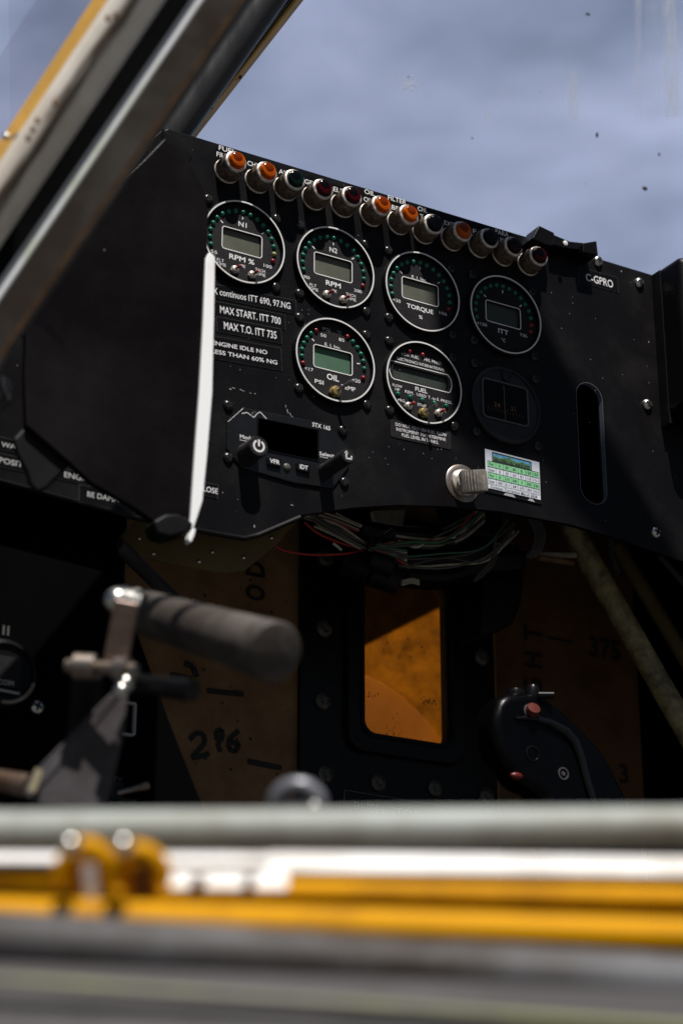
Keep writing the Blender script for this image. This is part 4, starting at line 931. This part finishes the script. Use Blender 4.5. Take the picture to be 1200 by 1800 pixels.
for k in range(26):
    c_ = wr2.choice(['wire_cream', 'wire_grey', 'wire_grey', 'wire_red', 'cable_black', 'cable_black', 'wire_green', 'wire_cream'])
    j1, j2, j3, j4 = [wr2.uniform(-1, 1) for _ in range(4)]; Yw = wr2.uniform(.05, .085)
    if k < 11: pl = [(535 + 12 * j1, 900 + 10 * j2), (590 + 10 * j2, 935 + 14 * j3), (650, 962 + 6 * j4), (712 + 8 * j1, 985 + 16 * j3)]
    elif k < 20: pl = [(650, 958 + 8 * j1), (720 + 12 * j2, 955 + 14 * j3), (790 + 10 * j4, 940 + 12 * j1), (850 + 14 * j2, 895 + 6 * j3)]
    else: pl = [(700 + 20 * j1, 990 + 10 * j2), (780 + 10 * j3, 985 + 14 * j4), (850 + 10 * j1, 975 + 12 * j2), (905 + 15 * j3, 925 + 15 * j4)]
    wire(pl, wr2.uniform(.0006, .0011), c_, Y0=Yw)
# connector plugs
bb = B(); bb.cyl(at(610, 985, .07), at(655, 1005, .06), .0095, .0105); bb.cyl(at(655, 1005, .06), at(700, 1028, .055), .0105, .0080); bb.build('connector', 'rubber_black', wr)
bb = B(); bb.tube([at(650, 985, .05), at(690, 998, .045)], .0070, 16); bb.build('connector', 'rubber_black', wr)
bb = B(); bb.box(.222, .256, .08, .12, -.135, -.045); bb.build('connector_housing', 'rubber_black', wr, bevel=.004)
bb = B(); bb.pxy([(850, 985), (930, 960), (918, 1060), (905, 1095), (872, 1112), (845, 1118)], .12, .15); bb.build('connector_housing', 'rubber_black', wr, bevel=.004)
b = B(); b.pxy([(656, 898), (712, 896), (708, 925), (690, 932), (664, 930)], .12, .125); b.build('foam_block', 'wire_cream', wr)
for pts in ([(655, 960), (668, 948), (690, 930)], [(640, 935), (652, 945), (640, 972)]): wire(pts, .0012, 'cable_black', 'cable_tie', .05)

# tubes at the right
ft = thing('frame_tube', 'worn olive steel tube slanting down behind the panel to the right edge', 'tube', at(1080, 1080, .08))
b = B(); p, q = at(975, 880, .10), at(1225, 1318, .07); b.tube([p + (q - p) * i / 12 for i in range(13)], .0088, 24); b.build('tube', 'tube_olive', ft)
f2 = thing('frame_tube', 'thinner dark tube behind the worn olive one at the right', 'tube', at(1150, 1080, .12))
b = B(); p, q = at(1085, 960, .16), at(1240, 1220, .13); b.tube([p, q], .0060, 16); b.build('tube', 'olive_plate', f2)
f3 = thing('control_rod', 'thin grey rod at the right edge just under the panel', 'rod', at(1180, 1000, .1))
b = B(); b.tube([at(1160, 978, .08), at(1215, 1040, .07)], .0028, 12); b.build('rod', 'bracket_grey', f3)

# control stick grip
st = thing('control_stick', 'black curved control stick grip with a red button, at the lower right', 'control stick', at(980, 1350, .0))
GY = -.02
mat('stick_gloss', (.004, .0045, .006), .22, spec=.4)
b = B(); b.pxy([(866, 1262), (872, 1234), (888, 1216), (925, 1213), (965, 1224), (990, 1244), (1020, 1272), (1055, 1308), (1082, 1350), (1108, 1405), (1135, 1480), (1150, 1560), (985, 1560), (968, 1480), (958, 1402), (942, 1389), (922, 1384), (906, 1366), (892, 1345), (876, 1322), (867, 1296)], GY, GY + .024)
b.build('grip', 'stick_black', st, bevel=.011, seg=6)
bb = B(); P = [at(x, y, GY - .001) for x, y in ((905, 1262), (935, 1262), (965, 1270), (995, 1286), (1010, 1304), (1020, 1330), (1030, 1370), (1046, 1420), (1060, 1480))]; bb.tube(P, .0022, 10, [.0008, .0018, .0024, .003, .003, .0028, .0026, .0024, .002]); bb.build('seam_ridge', 'stick_gloss', st)
q = at(932, 1252, GY); b = B(); b.lathe(q, [(.0056, 0), (.0056, .0012), (.0048, .0016)], n=24); b.build('button_collar', 'bracket_grey', st)
b = B(); b.lathe(q + Vector((0, -.0012, 0)), [(.0048, 0), (.0048, .0030), (.0042, .0040), (.0001, .0043)], (-.15, -1, .5), n=24); b.build('red_button', 'button_red', st)
q = at(989, 1360, GY); b = B(); b.lathe(q, [(.0042, -.001), (.0042, .0006), (.0032, .0007), (.0030, -.0001), (.0016, -.0002), (.0014, .0006), (.0001, .0006)], n=24); b.build('grip_screw', 'bracket_grey', st)
q = at(935, 1325, GY); b = B(); b.lathe(q, [(.0052, -.001), (.0052, .0006), (.0044, .0008), (.0040, -.0004), (.0001, -.0006)], n=24); b.build('socket', 'bezel_black', st)
b = B(); b.lathe(at(905, 1222, GY + .012), [(.0062, -.004), (.006, .002), (.0045, .0045), (.0001, .005)], (-.1, -.2, 1), n=20); b.lathe(at(935, 1216, GY + .012), [(.005, -.004), (.0048, .002), (.0038, .004), (.0001, .0043)], (.1, -.1, 1), n=20); b.build('hat_switch', 'bezel_black', st)
b = B(); b.cyl(at(945, 1222, GY), at(972, 1222, GY - .004), .0024); b.build('side_switch', 'bezel_black', st)
b = B(); b.sphere(at(907, 1364, GY - .002), .0030, (1.6, .8, .8)); b.build('trigger', 'trigger_red', st)

# left console
CY = .02
cs = thing('side_console', 'black side console at the lower left with faint lettering, a dial and a toggle', 'console', at(150, 1250, CY))
b = B(); b.pxy([(-160, 850), (120, 850), (228, 885), (205, 955), (236, 1100), (300, 1275), (362, 1432), (420, 1600), (-160, 1600)], CY, CY + .03); b.build('panel', 'wall_black', cs)
q = at(8, 1182, CY - .006); b = B(); b.lathe(Vector((q.x, CY, q.z)), [(.020, 0), (.020, .006), (.0175, .007), (.0170, .005), (.0001, .005)], n=40); dl = b.build('dial', 'plastic_black', cs)
b = B(); b.xz([(q.x - .012, q.z - .008), (q.x + .010, q.z - .008), (q.x + .010, q.z + .010), (q.x - .012, q.z + .010)], CY - .0062, CY - .0055); b.build('dial_face', 'face_black', cs)
b = B(); b.text('ECOM', q.x, q.z - .006, .003, .012, CY - .0065); b.xz([(q.x - .010, q.z - .0098), (q.x + .010, q.z - .0108), (q.x + .010, q.z - .0120), (q.x - .010, q.z - .0110)], CY - .0066, CY - .0063); b.build('lettering', 'ink_grey', cs, normals=False)
bb = B(); bb.tube([q + Vector((.018 * math.cos(t), -.002, .018 * math.sin(t))) for t in [math.radians(-95 + 10 * k) for k in range(9)]], .0013, 8); bb.build('dial_rim', 'steel_dull', cs)
q = at(67, 1242, CY - .002); shared('bigscrew', cs, Vector((q.x, CY, q.z)), .3)
b = B(); q = at(219, 1262, CY - .003); b.ring(rrect(q.x, q.z, .0140, .0200, .001, 2), rrect(q.x, q.z, .0126, .0186, .0008, 2), CY - .004, CY - .0001); b.build('square_gauge', 'ink_grey', cs)
b = B(); hexnut(b, (at(203, 1392, CY).x, CY, at(203, 1392, CY).z), .0062, .003); b.build('toggle_nut', 'bezel_black', cs)
b = B(); b.lathe(at(208, 1394, CY - .002), [(.0016, 0), (.0022, .012), (.0028, .017), (.0020, .019), (.0001, .0193)], (1, -.75, .28), n=14); b.build('toggle_lever', 'steel_dull', cs)
b = B()
for t, px, py in (('QTY.', 203, 1371), ('RIGHT', 226, 1410), ('MAIN', 222, 1425), ('II', 11, 1108)):
    q = at(px, py, CY - .0003); b.text(t, q.x, q.z, .0038 if t != 'II' else .006, .0105 if len(t) > 2 else .004, CY - .0003, bold=.0)
b.build('lettering', 'ink_dim', cs, normals=False)
dr = thing('brace_rod', 'dark grey brace rod behind the throttle grip', 'rod', at(250, 1005, .03))
b = B(); b.tube([at(205, 955, .035), at(312, 1060, .10)], .0048, 14); b.build('rod', 'bracket_grey', dr)

# ------------------------------------------------------------------ throttle lever
th = thing('throttle_lever', 'blurred crank lever with a thick dark rubber grip on a steel arm', 'lever', az(205, 1150, .76))
p, q = az(246, 1074, .840), az(486, 1146, .745); d = (q - p).normalized()
b = B(); Ln = (q - p).length; b.lathe(p, [(.0085, 0), (.0094, .0012), (.0097, Ln * .3), (.0106, Ln * .7), (.0114, Ln - .0014), (.0108, Ln - .0003), (.0100, Ln), (.0001, Ln)], d, n=40); b.build('grip', 'grip_rubber', th)
b = B(); b.cyl(az(238, 1070, .846), az(247, 1074, .839), .0088); b.build('grip_collar', 'nickel_warm', th)
b = B(); b.sphere(az(206, 1056, .77), .0052, (1, 1, 1)); b.cyl(az(206, 1058, .77), az(240, 1066, .772), .0062, .0062); b.build('pivot_knob', 'steel', th)
b = B(); b.beam(az(224, 1056, .765), az(200, 1185, .765), RT, .0095, .0035); b.build('arm', 'arm_steel', th, bevel=.001)
b = B(); b.cyl(az(118, 1170, .76), az(240, 1178, .75), .0026); b.cyl(az(132, 1171, .757), az(168, 1173, .756), .0050); b.cyl(az(205, 1176, .752), az(226, 1177, .75), .0046); b.build('cross_bolt', 'steel_dull', th)
b = B(); b.tube([az(155, 1182, .77), az(150, 1240, .775), az(146, 1300, .78)], .0062, 16); b.build('pushrod', 'rubber_black', th)
b = B(); pts = [az(x, y, .765 - (y - 1200) / 212 * .014) for x, y in ((226, 1200), (218, 1285), (190, 1412), (130, 1420), (62, 1412), (40, 1392), (52, 1366), (205, 1208))]; b.prism(pts, FW * .002); b.build('bracket', 'bracket_dark', th, bevel=.0005)
b = B(); b.tube([az(222, 1202, .764), az(140, 1285, .757), az(52, 1368, .750)], .0004, 10); b.build('bracket_flange', 'bracket_grey', th)
b = B(); b.sphere(az(213, 1213, .745), .0030); b.sphere(az(222, 1200, .75), .0030, (1.2, 1, 1)); b.build('rivet_head', 'steel', th)
b = B(); b.cyl(az(228, 1200, .76), az(338, 1214, .74), .0036, .0042); b.build('link_rod', 'bezel_black', th)
b = B(); b.cyl(az(-20, 1368, .76), az(50, 1382, .755), .0040, .0046); b.build('hinge_pin', 'arm_steel', th)
b = B(); b.beam(az(70, 1352, .751), az(56, 1392, .748), RT, .003, .001); b.build('worn_spot', 'cream_worn', th)
th.location = az(205, 1150, .76 * 1.2); th.scale = (1.2, 1.2, 1.2)

# eye ring above the sill
er = thing('eye_ring', 'blurred grey metal eye ring standing on the sill below the tank window', 'ring', az(522, 1415, .70))
b = B(); b.tube([az(522 + 38 * math.cos(t), 1412 + 32 * math.sin(t), .70) for t in [math.pi * 2 * k / 24 for k in range(25)]], .0030, 12); b.build('ring', 'ring_steel', er)
b = B(); b.sphere(az(552, 1419, .692), .0020); b.build('rivet_head', 'steel', er)
b = B(); b.cyl(az(522, 1415, .705), az(522, 1470, .705), .0050); b.build('stem', 'bracket_grey', er)

# ------------------------------------------------------------------ door sill in the foreground
ds = thing('door_sill', 'out-of-focus door sill of a grey-green tube, white plank and worn grey rail across the bottom', 'door sill', az(600, 1600, .58))
def hb(name, yl, yr, z, hpx, m, th=.006, parent=None, x0=-160, x1=1360, tube=False, bev=.0006, tilt=0):
    sl_ = (yr - yl) / 1200
    p, q = az(x0, yl + sl_ * x0, z), az(x1, yl + sl_ * x1, z); b = B()
    if tube: b.tube([p + (q - p) * i / 16 for i in range(17)], hpx * z / FPX / 2, 32)
    else: b.beam(p, q, UP * math.cos(tilt) + FW * math.sin(tilt), hpx * z / FPX / math.cos(tilt), th)
    return b.build(name, m, parent or ds, bevel=0 if tube else bev)
hb('tube', 1461, 1454, .62, 72, 'sill_green', tube=True)
hb('white_plank', 1510, 1516, .606, 14, 'sill_white', th=.002, tilt=1.0, x1=500)
hb('white_plank', 1512, 1526, .6055, 26, 'sill_white', th=.002, tilt=1.0, x0=470)
hb('white_patch', 1545, 1549, .592, 26, 'sill_white', th=.001, x0=300, x1=505, tilt=1.0)
hb('grey_rail', 1656, 1736, .55, 112, 'sill_grey', tube=True)
hb('primer_lip', 1722, 1806, .53, 9, 'primer_edge', th=.002, tilt=1.0)
hb('skin', 1850, 1900, .520, 240, 'sill_dark', th=.002, tilt=.9)
yr_ = thing('yellow_rail', 'blurred bright yellow painted rail between the white plank and grey rail', 'rail', az(600, 1600, .60))
hb('tube', 1560, 1582, .600, 46, 'yellow_paint', tube=True, parent=yr_, x0=490)
hb('tube', 1572, 1574, .604, 36, 'yellow_paint', tube=True, parent=yr_, x0=200, x1=520)
hb('tube', 1612, 1650, .580, 70, 'yellow_paint', tube=True, parent=yr_, x0=-160)
hb('tube', 1548, 1575, .607, 34, 'yellow_paint', tube=True, parent=yr_, x0=-160, x1=130)
for k, (cx_, nm) in enumerate(((150, 'yellow clamp with a shiny bolt, left of its twin on the rail'), (242, 'yellow clamp with a shiny bolt, right of its twin on the rail'))):
    cl = thing('rail_clamp', 'blurred ' + nm, 'clamp', az(cx_, 1540, .585), 'clamps on the yellow rail')
    b = B(); pts = [az(cx_ - 44 + 46 * (1 - math.cos(t)), 1560 - 72 * math.sin(t), .585) for t in [math.pi * i / 12 for i in range(13)]]
    if k: pts = [az(cx_ - 48 + 46 * (1 - math.cos(t)), 1545 - 50 * math.sin(t), .585) for t in [math.pi * i / 12 for i in range(13)]]
    b.tube(pts, .0030, 12); b.build('hoop', 'yellow_paint', cl)
    b = B(); b.beam(az(cx_ + 8, 1500, .59), az(cx_ + 8, 1600, .59), RT, .011 if k else .008, .003); b.build('strap', 'yellow_paint', cl, bevel=.0008)
    b = B(); b.sphere(az(cx_ - 26, 1487, .575), .0032); b.build('bolt_head', 'steel', cl)
    b = B(); b.beam(az(cx_ + 6, 1520, .582), az(cx_ + 12, 1580, .582), RT, .0035, .001); b.build('decal', 'ring_white' if k == 0 else 'seal_black', cl)
for px, py, w in ((350, 1562, .004), (440, 1560, .003)):
    b = B(); b.beam(az(px, py - 22, .59), az(px - 12, py + 40, .59), RT, w, .003); o = b.build('safety_wire', 'rust'); tag(o, 'short dark wire twist on the yellow rail, ' + ('nearer the clamps' if px == 350 else 'further right of the two'), 'wire')

# ------------------------------------------------------------------ cockpit tub around the lower half and added sun blocker (outside the picture)
tub = thing('cockpit_tub', 'black inner cockpit walls seen dimly below the panel at both sides', 'cockpit walls', (.1, .1, -.6))
b = B(); b.box(.56, .57, -.10, .50, -.60, .065); b.build('side_wall', 'wall_black', tub)
b = B(); b.box(.467, .559, HY, HY + .01, -.60, .060); b.build('end_wall', 'wall_black', tub)
b = B(); b.box(.345, .559, HY + .004, HY + .012, -.10, .060); b.build('end_wall', 'wall_black', tub)
b = B(); b.box(-.50, .011, HY, HY + .01, -.60, .010); b.build('end_wall', 'wall_black', tub)
b = B(); b.box(-.50, .56, .0, .50, -.62, -.60); b.build('floor', 'wall_black', tub)
stt = thing('sun_blocker', 'added sun blocker, out of view, cut to the shade outline on the right gauges', 'blocker', SUN * 1.2)
off = SUN * 1.25
b = B(); b.prism([Vector((x, 0, z)) + off for x, z in ((.132, .30), (.136, .10), (.150, -.02), (.162, -.09), (.172, -.103), (.24, -.103), (.262, -.13), (.30, -.16), (.36, -.16), (.335, -.12), (.268, -.03), (.226, .04), (.214, .10), (.19, .30))], SUN * .02)  # unseen added plate, cut to the shade outline and set towards the sun
b.build('blocker_plate', 'sill_grey', stt, bevel=.003)
